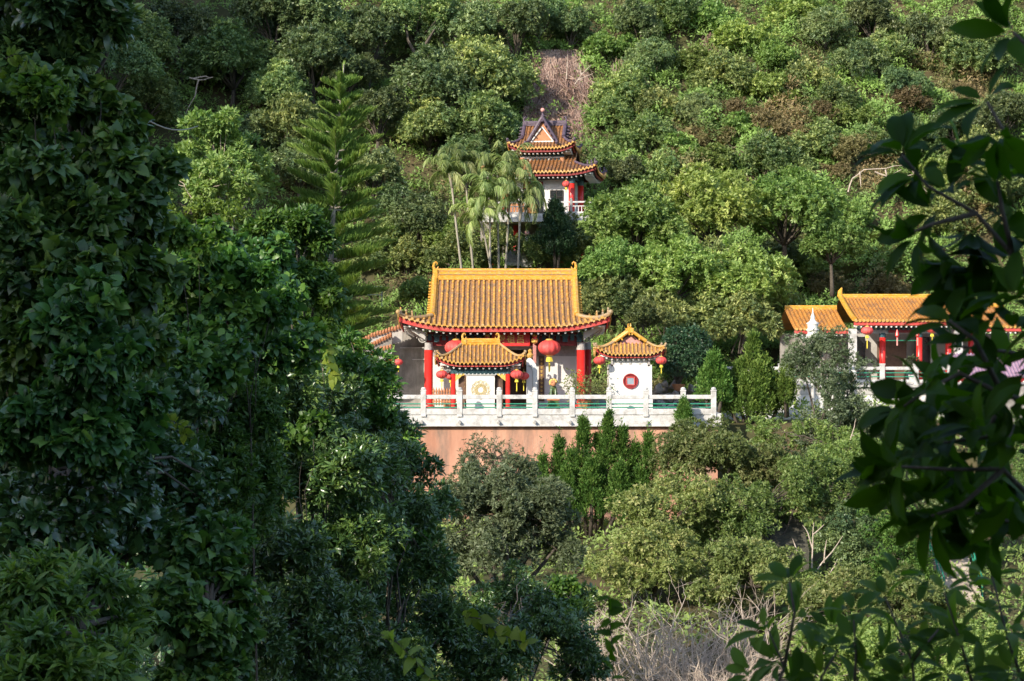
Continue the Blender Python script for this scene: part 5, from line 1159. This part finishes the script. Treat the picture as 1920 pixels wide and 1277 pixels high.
# ------------------------------------------------------------------ free-standing masses of leaves, shaped where they stand
def mass(name, label, cat, lobes, n, per, L, W, mat, shape='lance', seed=1, sub=6, second=4, face=.35, smooth_=False, tint=.5, spread=1.1, droop=.35, up=.45, trunk=True, tr=.12, bark=None, keep=.6, group=None, shell=(.7, 1.06), below=-.75, dz=1.0, part='crown'):
    g = np.random.default_rng(seed); P = [(at(px, py, Y), r * Y / F) for px, py, Y, r in lobes]
    big = max(P, key=lambda q: q[1]); bx, by = np.mean([q[0][0] for q in P]), np.mean([q[0][1] for q in P]); bz = float(ground_z(bx, by)); base = np.array([bx, by, bz])
    t = thing(name, label, cat, base, group=group); lb = []
    for c, r in P: lb += heap(g, c - base, (r, r * dz, r), sub, (.36, .52), .9, -.7, second)
    if trunk:
        mb = MB(); mid = np.mean([c for c, r in P], 0) - base; low = min(c[2] - base[2] - r for c, r in P); fork = np.array([mid[0] * .4, mid[1] * .4, max(.5, min(low, mid[2]) * .8)])
        mb.tube([(0, 0, -.6), fork * .5 + (0.1, 0, 0), fork], [tr * 1.4, tr * 1.1, tr], 8); limbs(mb, g, fork, [(c - base, tr * .25) for c, r in P], tr * .7)
        limbs(mb, g, mid, [(lb[i][0], tr * .08) for i in range(0, len(lb), 6)], tr * .3, 5)
        mb.build('trunk' if cat == 'tree' else 'stem', bark or M_BARK, t, True)
    lv = Leaves(); lobes_crown(lv, g, lb, n, per, L, W, spread, droop, up, shell, face, tint, .13, keep, .15, below)
    lv.build(part, mat, t, shape, smooth_)
    return t
# bushes on the valley side of the wall, in the sun
GBU = 'yellowish bushes below the terrace'
mass('leafy_bush', 'yellowish leafy bush directly below the balustrade end, highest of the group', 'bush', [(1300, 830, 104, 75), (1380, 850, 103, 85), (1440, 885, 103, 70), (1270, 880, 104, 60)], 4940, 11, .155, .065, M_YELLOW, 'diamond', 201, 9, group=GBU)
mass('leafy_bush', 'broad yellow green bush between the spired juniper and the bare thicket', 'bush', [(1200, 1000, 96, 85), (1280, 960, 97, 80), (1160, 1060, 95, 55), (1260, 1050, 95, 75)], 4940, 11, .155, .065, M_YELLOW, 'diamond', 202, 9, group=GBU)
mass('leafy_bush', 'darker green bush in the middle of the group above the stone steps', 'bush', [(1380, 960, 98, 85), (1470, 930, 99, 80), (1330, 1010, 97, 60), (1540, 900, 100, 70)], 4560, 11, .155, .065, M_BRIGHT, 'diamond', 203, 9, group=GBU)
mass('leafy_bush', 'pale dome-shaped bush beside the bare thicket and the dead stems', 'bush', [(1410, 1085, 92, 80), (1480, 1110, 91, 70), (1350, 1110, 92, 55)], 4180, 11, .155, .065, M_YELLOW, 'diamond', 204, 9, group=GBU)
mass('leafy_bush', 'pale low bush spreading under the staircase', 'bush', [(1600, 1130, 89, 85), (1700, 1160, 88, 90), (1800, 1190, 87, 80), (1530, 1160, 89, 60)], 4560, 11, .155, .065, M_YELLOW, 'diamond', 205, 9, group=GBU)
mass('leafy_bush', 'olive bush behind the lower near leaves, below the pale low bush', 'bush', [(1560, 1240, 84, 80), (1680, 1250, 83, 90), (1800, 1260, 82, 90), (1890, 1220, 83, 70)], 4180, 10, .155, .065, M_BRIGHT, 'diamond', 206, 9, group=GBU)
mass('dark_bush', 'dark glossy bush between the stone steps and the yellow conifer', 'bush', [(1590, 990, 99, 60), (1600, 1050, 98, 45)], 2090, 10, .155, .065, M_HILLB, 'diamond', 207, 8)
mass('dark_bush', 'dark green tree beside the staircase top, hanging over the handrail', 'bush', [(1780, 960, 99, 50), (1785, 1010, 98.5, 40), (1760, 900, 100, 50)], 1900, 10, .155, .065, M_HILLB, 'diamond', 208, 8)
mass('leafy_bush', 'dusty green bush above the staircase, next to the dark one', 'bush', [(1850, 960, 101, 60), (1890, 900, 102, 70), (1870, 830, 106, 60)], 2280, 10, .155, .065, M_BRIGHT, 'diamond', 209, 8, group=GBU)
mass('leafy_bush', 'mixed green bush under the stained wall, behind the near leaves', 'bush', [(1640, 880, 106, 70), (1700, 860, 107, 60), (1600, 850, 108, 50), (1560, 850, 109, 60), (1445, 818, 112.5, 42), (1505, 830, 112.5, 45), (1575, 830, 112.5, 40)], 2850, 11, .155, .065, M_BRIGHT, 'diamond', 210, 8, group=GBU)
mass('grey_tree', 'grey green fine leafed tree in front of the lamp and the hall wing', 'tree', [(1540, 670, 113, 62), (1590, 730, 112, 70), (1500, 680, 114, 35), (1560, 790, 112, 80), (1620, 800, 113, 60), (1520, 880, 111, 55)], 4200, 12, .17, .055, M_FINE, 'diamond', 211, 9, keep=.5, tr=.14)
mass('fine_leafed_tree', 'round greyish tree with a dark leaning trunk in front of the salmon wall', 'tree', [(930, 950, 76, 75), (1010, 970, 76, 65), (860, 970, 76, 65), (950, 1020, 75, 70), (1040, 1030, 76, 50), (850, 1040, 76, 50), (880, 905, 77, 48), (965, 905, 77, 50), (1035, 945, 76, 45)], 6400, 12, .15, .048, M_FINE, 'diamond', 212, 9, keep=.5, tr=.2)
mass('shrub', 'sparse thin shrub growing up against the salmon wall', 'shrub', [(880, 860, 108, 45), (925, 850, 109, 40), (980, 868, 109, 32)], 430, 8, .16, .05, M_FINE, 'diamond', 213, 6)
sc = mass('scaly_conifer', 'yellow green dwarf conifer with russet tips beside the staircase', 'conifer', [(1665, 990, 97, 55), (1690, 1050, 96, 60), (1650, 1070, 96, 50), (1720, 1080, 96, 40)], 2600, 9, .13, .06, M_JUNI, 'diamond', 214, 10, tint=.75, droop=-.2, up=.9)
TB = twig_bush(81, 3.4, 5.2, 78, 'bare_thicket', 'bush', M_TWIG, 3, .044, (2, 4), 0, None, .55, 'dense thicket of bare pinkish grey twigs under the yellowish bushes')
b = at(1270, 1290, 86); TB.location = (b[0], 86, b[2] - .6); TB.scale = (1.25, .8, 1.05)
o = copy_tree(TB); b = at(1330, 1330, 83); o.location = (b[0] + .6, 83, b[2] - .8); o.rotation_euler = (0, 0, 2.2); o.scale = (.85, .6, .75); tag(o, 'lower thicket of bare pale twigs in front of the dense one')
bare_branch('dead_sapling', 'bare pale stems forking upward in front of the dark stone steps', 1525, 1060, 93, [((1522, 1065), (1524, 1020), (1526, 980)), ((1524, 1030), (1515, 1000), (1505, 985)), ((1525, 1002), (1545, 984)), ((1530, 1072), (1560, 1035), (1580, 1005)), ((1545, 1055), (1550, 1012)), ((1495, 1035), (1486, 1010)), ((1552, 1080), (1570, 1050))], .04, M_TWIG)
bare_branch('dead_sapling', 'pale dead stem standing in front of the grey green tree', 1600, 830, 106, [((1592, 830), (1602, 800), (1605, 785)), ((1596, 818), (1622, 808))], .03, M_TWIG)
TB2 = twig_bush(82, 1.0, 3.0, 10, 'bare_bush', 'bush', M_TWIG, 3, .022, (3, 4), 120, M_FINE, .5, 'leafless fine twigs reaching up across the stone band of the wall')
b = at(930, 905, 110.5); TB2.location = (b[0], 110.5, b[2])
mass('lime_tree', 'light yellow green tree standing alone below the dark hollow', 'tree', [(400, 270, 119, 65), (360, 310, 118, 50), (450, 300, 120, 55), (430, 340, 117, 60), (490, 330, 121, 45), (370, 360, 117, 40)], 2300, 10, .30, .12, M_BRIGHT, 'diamond', 220, 8, tr=.1, bark=M_TWIG, tint=.7)
mass('bright_shrub', 'fresh green upright shrub under the lime tree', 'shrub', [(300, 395, 114, 40), (370, 400, 115, 45), (430, 410, 115, 40)], 900, 9, .22, .08, M_SHRUB, 'diamond', 221, 7, tint=.7)
bare_branch('bare_bush', 'bare pale forking branches inside the lime tree', 370, 350, 116, [((360, 372), (345, 345), (322, 322)), ((362, 370), (372, 340), (380, 315)), ((365, 365), (395, 335), (420, 318)), ((350, 350), (330, 345)), ((366, 372), (400, 350), (425, 345))], .035, M_TWIG, 'bush')

# ------------------------------------------------------------------ near trees and shrubs in the shade of the unseen slope raised behind the viewer
GN = 'shaded trees on the near bank'
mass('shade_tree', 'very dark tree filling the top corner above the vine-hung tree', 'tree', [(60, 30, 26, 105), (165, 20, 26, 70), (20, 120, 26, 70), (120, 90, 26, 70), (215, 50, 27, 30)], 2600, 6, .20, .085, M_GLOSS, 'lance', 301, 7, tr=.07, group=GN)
mass('vine_hung_tree', 'tree wholly hung with broad heart-shaped vine leaves, nearest to the dark corner tree', 'tree', [(75, 235, 25, 105), (205, 250, 26, 65), (60, 385, 23, 130), (205, 360, 24, 100), (265, 425, 25, 50), (110, 520, 23, 120), (245, 540, 24, 75), (160, 180, 26, 60), (60, 650, 24, 90), (170, 650, 25, 80), (270, 640, 26, 60)], 7600, 3, .14, .118, M_VINE, 'heart', 302, 9, tr=.03, spread=1.0, droop=.9, up=.1, face=.2, group=GN)
mass('vine_hung_tree', 'tree draped in smaller vine leaves that catch some light, beneath the lime tree', 'tree', [(330, 490, 34, 60), (420, 480, 36, 55), (500, 500, 38, 55), (360, 560, 33, 90), (460, 580, 35, 90), (540, 640, 38, 55), (380, 670, 32, 90), (470, 690, 36, 70), (300, 700, 31, 80)], 4600, 4, .16, .105, M_VINE, 'broad', 303, 9, tr=.07, tint=.6, droop=.6, up=.2, face=.25, group=GN)
mass('glossy_tree', 'glossy dark tree standing up beside the lower pine boughs', 'tree', [(560, 450, 43, 60), (600, 540, 43, 45), (500, 440, 41, 45), (540, 540, 42, 55), (590, 600, 44, 45)], 3200, 6, .15, .055, M_SHRUB, 'lance', 304, 8, tr=.07, group=GN)
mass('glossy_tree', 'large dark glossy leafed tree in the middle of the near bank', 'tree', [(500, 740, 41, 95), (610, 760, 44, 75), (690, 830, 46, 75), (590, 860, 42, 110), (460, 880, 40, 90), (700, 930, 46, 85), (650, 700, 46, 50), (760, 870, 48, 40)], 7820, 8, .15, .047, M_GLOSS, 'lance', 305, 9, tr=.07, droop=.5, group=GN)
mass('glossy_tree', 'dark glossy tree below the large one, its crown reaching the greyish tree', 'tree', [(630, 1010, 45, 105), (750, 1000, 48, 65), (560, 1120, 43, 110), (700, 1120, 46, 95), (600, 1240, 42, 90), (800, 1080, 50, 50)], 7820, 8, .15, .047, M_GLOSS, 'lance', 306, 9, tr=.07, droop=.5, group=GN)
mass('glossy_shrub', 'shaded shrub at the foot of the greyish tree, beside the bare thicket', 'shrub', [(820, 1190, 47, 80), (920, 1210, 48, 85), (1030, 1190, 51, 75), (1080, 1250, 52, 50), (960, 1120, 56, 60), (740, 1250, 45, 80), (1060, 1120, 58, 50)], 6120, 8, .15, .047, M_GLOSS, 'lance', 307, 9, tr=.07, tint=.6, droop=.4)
mass('leafy_shrub', 'shrub with long narrow leaves in the lowest corner of the near bank', 'shrub', [(70, 1130, 18, 90), (160, 1110, 19, 75), (215, 1180, 19, 65), (70, 1250, 17, 110), (190, 1270, 18, 80)], 1500, 6, .15, .042, M_SHRUB, 'lance', 308, 8, tint=.5, droop=.5, up=.45, spread=1.35)
mass('vine_curtain', 'curtain of round vine leaves hanging between the corner shrub and the dark glossy trees', 'vine', [(370, 1040, 23, 75), (430, 1090, 23, 50), (350, 1160, 22, 80), (410, 1190, 23, 65), (390, 1270, 22, 70)], 1700, 4, .13, .10, M_VINE, 'heart', 309, 8, tint=.5, droop=.8, up=.1)
mass('shade_shrub', 'nearly black shrub in the deepest shade under the vine-hung tree', 'shrub', [(60, 720, 27, 120), (190, 740, 28, 110), (310, 790, 30, 100), (60, 900, 25, 120), (200, 920, 27, 120), (330, 920, 29, 90), (120, 1020, 24, 80), (240, 1000, 27, 80), (120, 800, 26, 110), (250, 850, 29, 100), (170, 960, 22.5, 75), (60, 990, 22, 70)], 5600, 4, .16, .08, M_GLOSS, 'broad', 310, 8, tint=.45)
mass('shade_shrub', 'dark shrub filling the gap behind the glossy trees', 'shrub', [(430, 760, 48, 90), (400, 960, 44, 90), (500, 1010, 46, 80), (500, 1200, 44, 80)], 2200, 5, .19, .08, M_GLOSS, 'broad', 311, 7, tint=.4)
mass('lower_shrub', 'dim shrub under the lower pine boughs beside the garden walls', 'shrub', [(640, 660, 60, 45), (690, 720, 60, 50), (720, 790, 58, 45), (640, 720, 56, 40), (760, 840, 56, 35)], 1500, 6, .20, .07, M_SHRUB, 'lance', 312, 7, tint=.55)
mass('vine_curtain', 'dark curtain of heart-shaped vine leaves in front of the vine-hung trunk', 'vine', [(150, 600, 22, 80), (190, 690, 22, 80), (120, 740, 22, 80), (230, 780, 23, 80), (150, 840, 22, 85), (60, 820, 22, 70)], 4600, 3, .13, .105, M_VINE, 'heart', 313, 9, tint=.4, droop=.9, up=.1, face=.2, trunk=False)
mass('glossy_shrub', 'dark long leafed shrub standing between vine curtain and glossy trees', 'shrub', [(420, 700, 33, 80), (450, 800, 34, 85), (370, 830, 33, 75), (400, 910, 33, 85), (480, 930, 35, 80), (310, 960, 31, 70)], 3600, 7, .145, .05, M_SHRUB, 'lance', 314, 9, tint=.35, tr=.05)
mass('glossy_shrub', 'low dark shrub in front of the glossy trees, next to the vine curtain', 'shrub', [(520, 1030, 36, 90), (560, 1130, 36, 95), (640, 1190, 37, 85), (480, 1180, 35, 90), (560, 1260, 36, 90), (700, 1250, 38, 70)], 4200, 7, .14, .047, M_GLOSS, 'lance', 315, 9, tint=.55, tr=.05)
mass('glossy_shrub', 'dark shrub spilling from the large glossy tree toward the wall', 'shrub', [(640, 900, 41, 80), (720, 880, 43, 60), (700, 980, 42, 80), (770, 960, 46, 50), (780, 1060, 46, 60), (640, 1060, 41, 80), (742, 806, 47, 40), (775, 870, 48, 46), (805, 960, 50, 48)], 3600, 7, .15, .05, M_GLOSS, 'lance', 316, 9, tint=.6, tr=.05)
for k, (lobes, lab) in enumerate(((((690, 720, 45, 40), (705, 770, 45, 35), (660, 690, 45, 30)), 'fresh green climber lit at the edge of the near bank below the garden walls'), (((470, 520, 33, 40), (510, 560, 34, 35), (430, 490, 33, 30)), 'fresh green climber over the draped tree, under the glossy one'),
                                  (((770, 1000, 47, 30), (730, 1040, 46, 25)), 'yellowish climber on the dark glossy tree beside the greyish tree'), (((330, 440, 31, 28), (400, 440, 34, 25), (370, 460, 32, 25)), 'light climber along the top of the draped tree'),
                                  (((560, 820, 38, 30), (590, 790, 39, 25)), 'small fresh climber in the middle of the large dark glossy tree'), (((450, 1000, 30, 30), (420, 1030, 26, 25)), 'climber with reddish yellow tips above the vine curtain'), (((1080, 1150, 55, 30), (1060, 1100, 56, 25)), 'light green climber beside the bare thicket'),
                                  (((60, 170, 24, 30), (100, 190, 24, 25)), 'light climber under the dark corner tree'), (((620, 560, 42, 30), (600, 620, 42, 30)), 'bright climber hanging from the glossy tree by the pine boughs'))):
    mass('climber', lab, 'climber', list(lobes), 170 * len(lobes), 5, .13, .075, M_FRESH, 'broad', 330 + k, 5, tint=.35 + .05 * (k % 4), droop=.7, up=.2, tr=.015, group='lighter climbers on the near bank', part='foliage')
# a spray of yellowing vine leaves, and the out-of-focus shoots close to the viewer
def shoot(name, label, cat, pts, Y, n, L, W, mat, shape, seed, tint=.5, hang=.4, r=.006, size=(.7, 1.2), group=None, stem=None, both=True):
    g = np.random.default_rng(seed); P = np.array([at(q[0], q[1], Y + (q[2] if len(q) > 2 else 0)) for q in pts]); o = P[0].copy(); t = thing(name, label, cat, o, group=group); P = P - o
    mb = MB(); mb.tube(list(P), list(np.linspace(r, r * .5, len(P))), 6); mb.build('stem', stem or M_BARK, t, True)
    s = np.linspace(.05, len(P) - 1.001, n); i = s.astype(int); f = (s - i)[:, None]; b = P[i] * (1 - f) + P[i + 1] * f; tn = nrm(P[i + 1] - P[i])
    sd = nrm(np.cross(tn, [0, -1., 0])) * np.where(np.arange(n) % 2, 1, -1)[:, None]
    d = tn * g.uniform(.1, .7, (n, 1)) + sd * g.uniform(.6, 1.1, (n, 1)) + .35 * g.normal(size=(n, 3)); d[:, 2] -= hang * g.random(n)
    nr = np.stack([.5 * g.normal(size=n), np.full(n, -.6), np.full(n, .7)], 1) + .25 * g.normal(size=(n, 3)); k = g.uniform(*size, n)
    lv = Leaves(); lv.add(b, d, nr, L * k, W * k, tint + .2 * g.normal(size=n)); lv.build('foliage', mat, t, shape, True); return t
shoot('vine_shoot', 'spray of yellowing round vine leaves over the shaded shrub', 'vine', [(868, 1155), (900, 1160), (930, 1185), (965, 1200), (990, 1205)], 36, 17, .26, .22, M_LIME, 'heart', 401, .35, .6, .012)
shoot('vine_shoot', 'blurred lime green vine shoot close to the viewer', 'vine', [(715, 1190), (745, 1205), (770, 1230), (795, 1255), (815, 1290)], 9, 14, .075, .05, M_LIME, 'heart', 402, .35, .4, .003)
shoot('vine_shoot', 'blurred dark green hanging shoot in front of the bare thicket', 'vine', [(1148, 1290), (1150, 1240), (1146, 1190), (1142, 1150), (1140, 1120)], 8, 13, .07, .035, M_NEAR, 'heart', 403, .7, .4, .003)
shoot('vine_shoot', 'bright vine shoot hanging in front of the lower pine boughs', 'vine', [(598, 605), (612, 640), (615, 670), (622, 700), (630, 715)], 40, 18, .24, .19, M_LIME, 'heart', 404, .4, .7, .012)
shoot('vine_shoot', 'small sunlit yellow green spray in the dark of the near bank', 'vine', [(305, 785), (325, 790), (345, 800), (350, 820)], 27, 22, .13, .09, M_LIME, 'broad', 405, .3, .3, .006)
shoot('vine_shoot', 'lime green young leaves at the rim of the dark corner tree', 'vine', [(10, 110), (30, 100), (55, 110), (50, 135)], 22, 22, .13, .06, M_LIME, 'lance', 406, .15, .4, .005)
# big-leafed branches right in front of the viewer
def near_branch(name, label, stems, ros, L, W, seed, Y0, r=.008, per=(5, 8), tint=.45, group=None, loose=0, mat=None):
    g = np.random.default_rng(seed); o = at(*stems[0][0][:2], Y0); t = thing(name, label, 'branch', o, group=group); mb = MB()
    for s in stems:
        P = [at(q[0], q[1], Y0 + (q[2] if len(q) > 2 else 0)) - o for q in s]; mb.tube(P, list(np.linspace(r, r * .45, len(P))), 7)
    mb.build('stem', M_BARK, t, True); lv = Leaves()
    for (px, py, ax, ay, dy) in ros:
        k = g.integers(*per); p = at(px, py, Y0 + dy) - o; A = unit([ax, -.25, ay]); th = g.random() * 6.28 + np.arange(k) * 2.4
        u = unit(np.cross(A, [0, 1., .1])); v = np.cross(A, u); a = g.uniform(.75, 1.35, k)
        d = A * np.cos(a)[:, None] + (u * np.cos(th)[:, None] + v * np.sin(th)[:, None]) * np.sin(a)[:, None]; d[:, 2] -= .35 * g.random(k)
        sc_ = g.uniform(.7, 1.2, k); nr = A + .35 * g.normal(size=(k, 3)) + UP * .4; lv.add(p + d * .02, d, nr, L * sc_, W * sc_, tint + .22 * g.normal(size=k))
    lv.build('foliage', mat or M_NEAR, t, 'broad', True); return t
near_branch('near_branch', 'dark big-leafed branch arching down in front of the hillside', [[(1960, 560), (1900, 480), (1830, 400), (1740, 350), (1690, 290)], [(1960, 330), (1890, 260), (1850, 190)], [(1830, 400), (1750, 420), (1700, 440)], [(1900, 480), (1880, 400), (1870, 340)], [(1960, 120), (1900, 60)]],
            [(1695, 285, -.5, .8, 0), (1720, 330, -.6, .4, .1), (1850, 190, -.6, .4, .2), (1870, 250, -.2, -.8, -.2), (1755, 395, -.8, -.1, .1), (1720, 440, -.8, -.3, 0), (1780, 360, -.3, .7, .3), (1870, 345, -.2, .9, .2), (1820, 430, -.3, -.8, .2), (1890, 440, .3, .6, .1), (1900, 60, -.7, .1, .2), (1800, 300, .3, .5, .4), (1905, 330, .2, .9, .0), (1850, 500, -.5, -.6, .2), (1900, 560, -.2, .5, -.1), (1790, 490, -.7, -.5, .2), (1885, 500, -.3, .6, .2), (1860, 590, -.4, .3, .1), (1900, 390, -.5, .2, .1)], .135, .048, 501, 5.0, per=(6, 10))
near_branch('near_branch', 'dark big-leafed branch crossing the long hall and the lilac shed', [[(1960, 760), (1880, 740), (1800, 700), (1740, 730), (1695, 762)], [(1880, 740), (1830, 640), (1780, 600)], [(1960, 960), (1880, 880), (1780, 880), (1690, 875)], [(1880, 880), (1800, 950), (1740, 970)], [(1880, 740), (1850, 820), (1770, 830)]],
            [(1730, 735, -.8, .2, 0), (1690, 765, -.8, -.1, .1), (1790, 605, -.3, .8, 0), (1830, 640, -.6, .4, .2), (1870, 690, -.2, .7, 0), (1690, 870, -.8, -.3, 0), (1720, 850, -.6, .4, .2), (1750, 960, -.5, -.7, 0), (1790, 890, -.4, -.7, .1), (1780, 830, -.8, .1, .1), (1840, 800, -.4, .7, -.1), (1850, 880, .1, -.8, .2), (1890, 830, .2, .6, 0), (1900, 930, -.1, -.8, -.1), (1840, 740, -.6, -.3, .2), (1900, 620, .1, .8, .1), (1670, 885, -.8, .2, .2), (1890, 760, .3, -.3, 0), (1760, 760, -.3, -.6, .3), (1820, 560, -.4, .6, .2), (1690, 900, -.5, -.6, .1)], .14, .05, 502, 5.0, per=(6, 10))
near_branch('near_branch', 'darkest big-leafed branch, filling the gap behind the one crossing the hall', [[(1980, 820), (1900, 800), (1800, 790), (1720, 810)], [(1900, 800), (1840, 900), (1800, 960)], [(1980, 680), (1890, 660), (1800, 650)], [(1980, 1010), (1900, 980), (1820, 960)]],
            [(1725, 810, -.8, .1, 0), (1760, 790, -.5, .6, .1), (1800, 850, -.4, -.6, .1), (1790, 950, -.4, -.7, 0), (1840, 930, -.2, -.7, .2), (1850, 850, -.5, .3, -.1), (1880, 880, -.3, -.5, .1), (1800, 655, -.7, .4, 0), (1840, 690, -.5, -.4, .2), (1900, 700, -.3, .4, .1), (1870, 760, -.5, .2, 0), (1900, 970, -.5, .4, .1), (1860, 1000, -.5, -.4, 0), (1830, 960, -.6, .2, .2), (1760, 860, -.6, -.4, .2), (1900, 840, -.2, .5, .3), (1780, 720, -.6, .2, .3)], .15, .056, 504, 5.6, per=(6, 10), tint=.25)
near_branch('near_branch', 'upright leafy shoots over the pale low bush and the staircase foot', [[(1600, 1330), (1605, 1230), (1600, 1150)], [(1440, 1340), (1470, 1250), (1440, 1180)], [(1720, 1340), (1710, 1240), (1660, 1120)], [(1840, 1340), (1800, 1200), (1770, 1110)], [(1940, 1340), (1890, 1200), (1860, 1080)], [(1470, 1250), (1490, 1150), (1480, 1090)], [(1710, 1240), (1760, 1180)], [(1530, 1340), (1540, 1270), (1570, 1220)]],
            [(1600, 1150, .1, .9, 0), (1604, 1200, -.4, .6, .1), (1435, 1185, -.5, .7, 0), (1460, 1240, -.6, .3, .1), (1660, 1120, -.3, .9, .3), (1690, 1190, .4, .7, 0), (1770, 1110, -.2, .9, .2), (1795, 1190, -.5, .5, 0), (1860, 1080, -.2, .9, .2), (1885, 1180, .3, .7, 0), (1480, 1090, -.2, .9, .3), (1490, 1160, .5, .5, .2), (1760, 1180, .4, .6, .1), (1570, 1220, .3, .7, .2), (1540, 1270, -.5, .5, .1), (1620, 1260, .5, .5, 0), (1700, 1270, -.5, .5, 0), (1830, 1270, .5, .6, 0), (1900, 1260, -.4, .5, -.1), (1480, 1280, .5, .4, .1), (1780, 1260, -.3, .8, .3), (1650, 1230, .6, .3, .4), (1720, 1140, .5, .6, .4), (1910, 1130, .2, .8, .3), (1840, 1150, .4, .6, .3), (1410, 1260, -.6, .3, .3), (1560, 1180, -.4, .6, .5), (1640, 1290, .3, .7, .2), (1740, 1230, -.5, .5, .3), (1820, 1100, .4, .7, .4), (1900, 1200, -.4, .6, .2), (1680, 1080, .3, .8, .5), (1520, 1230, .4, .6, .3), (1860, 1280, .4, .6, .1)], .105, .040, 503, 6.0, .006, per=(6, 10), tint=.55, mat=M_NEARL)
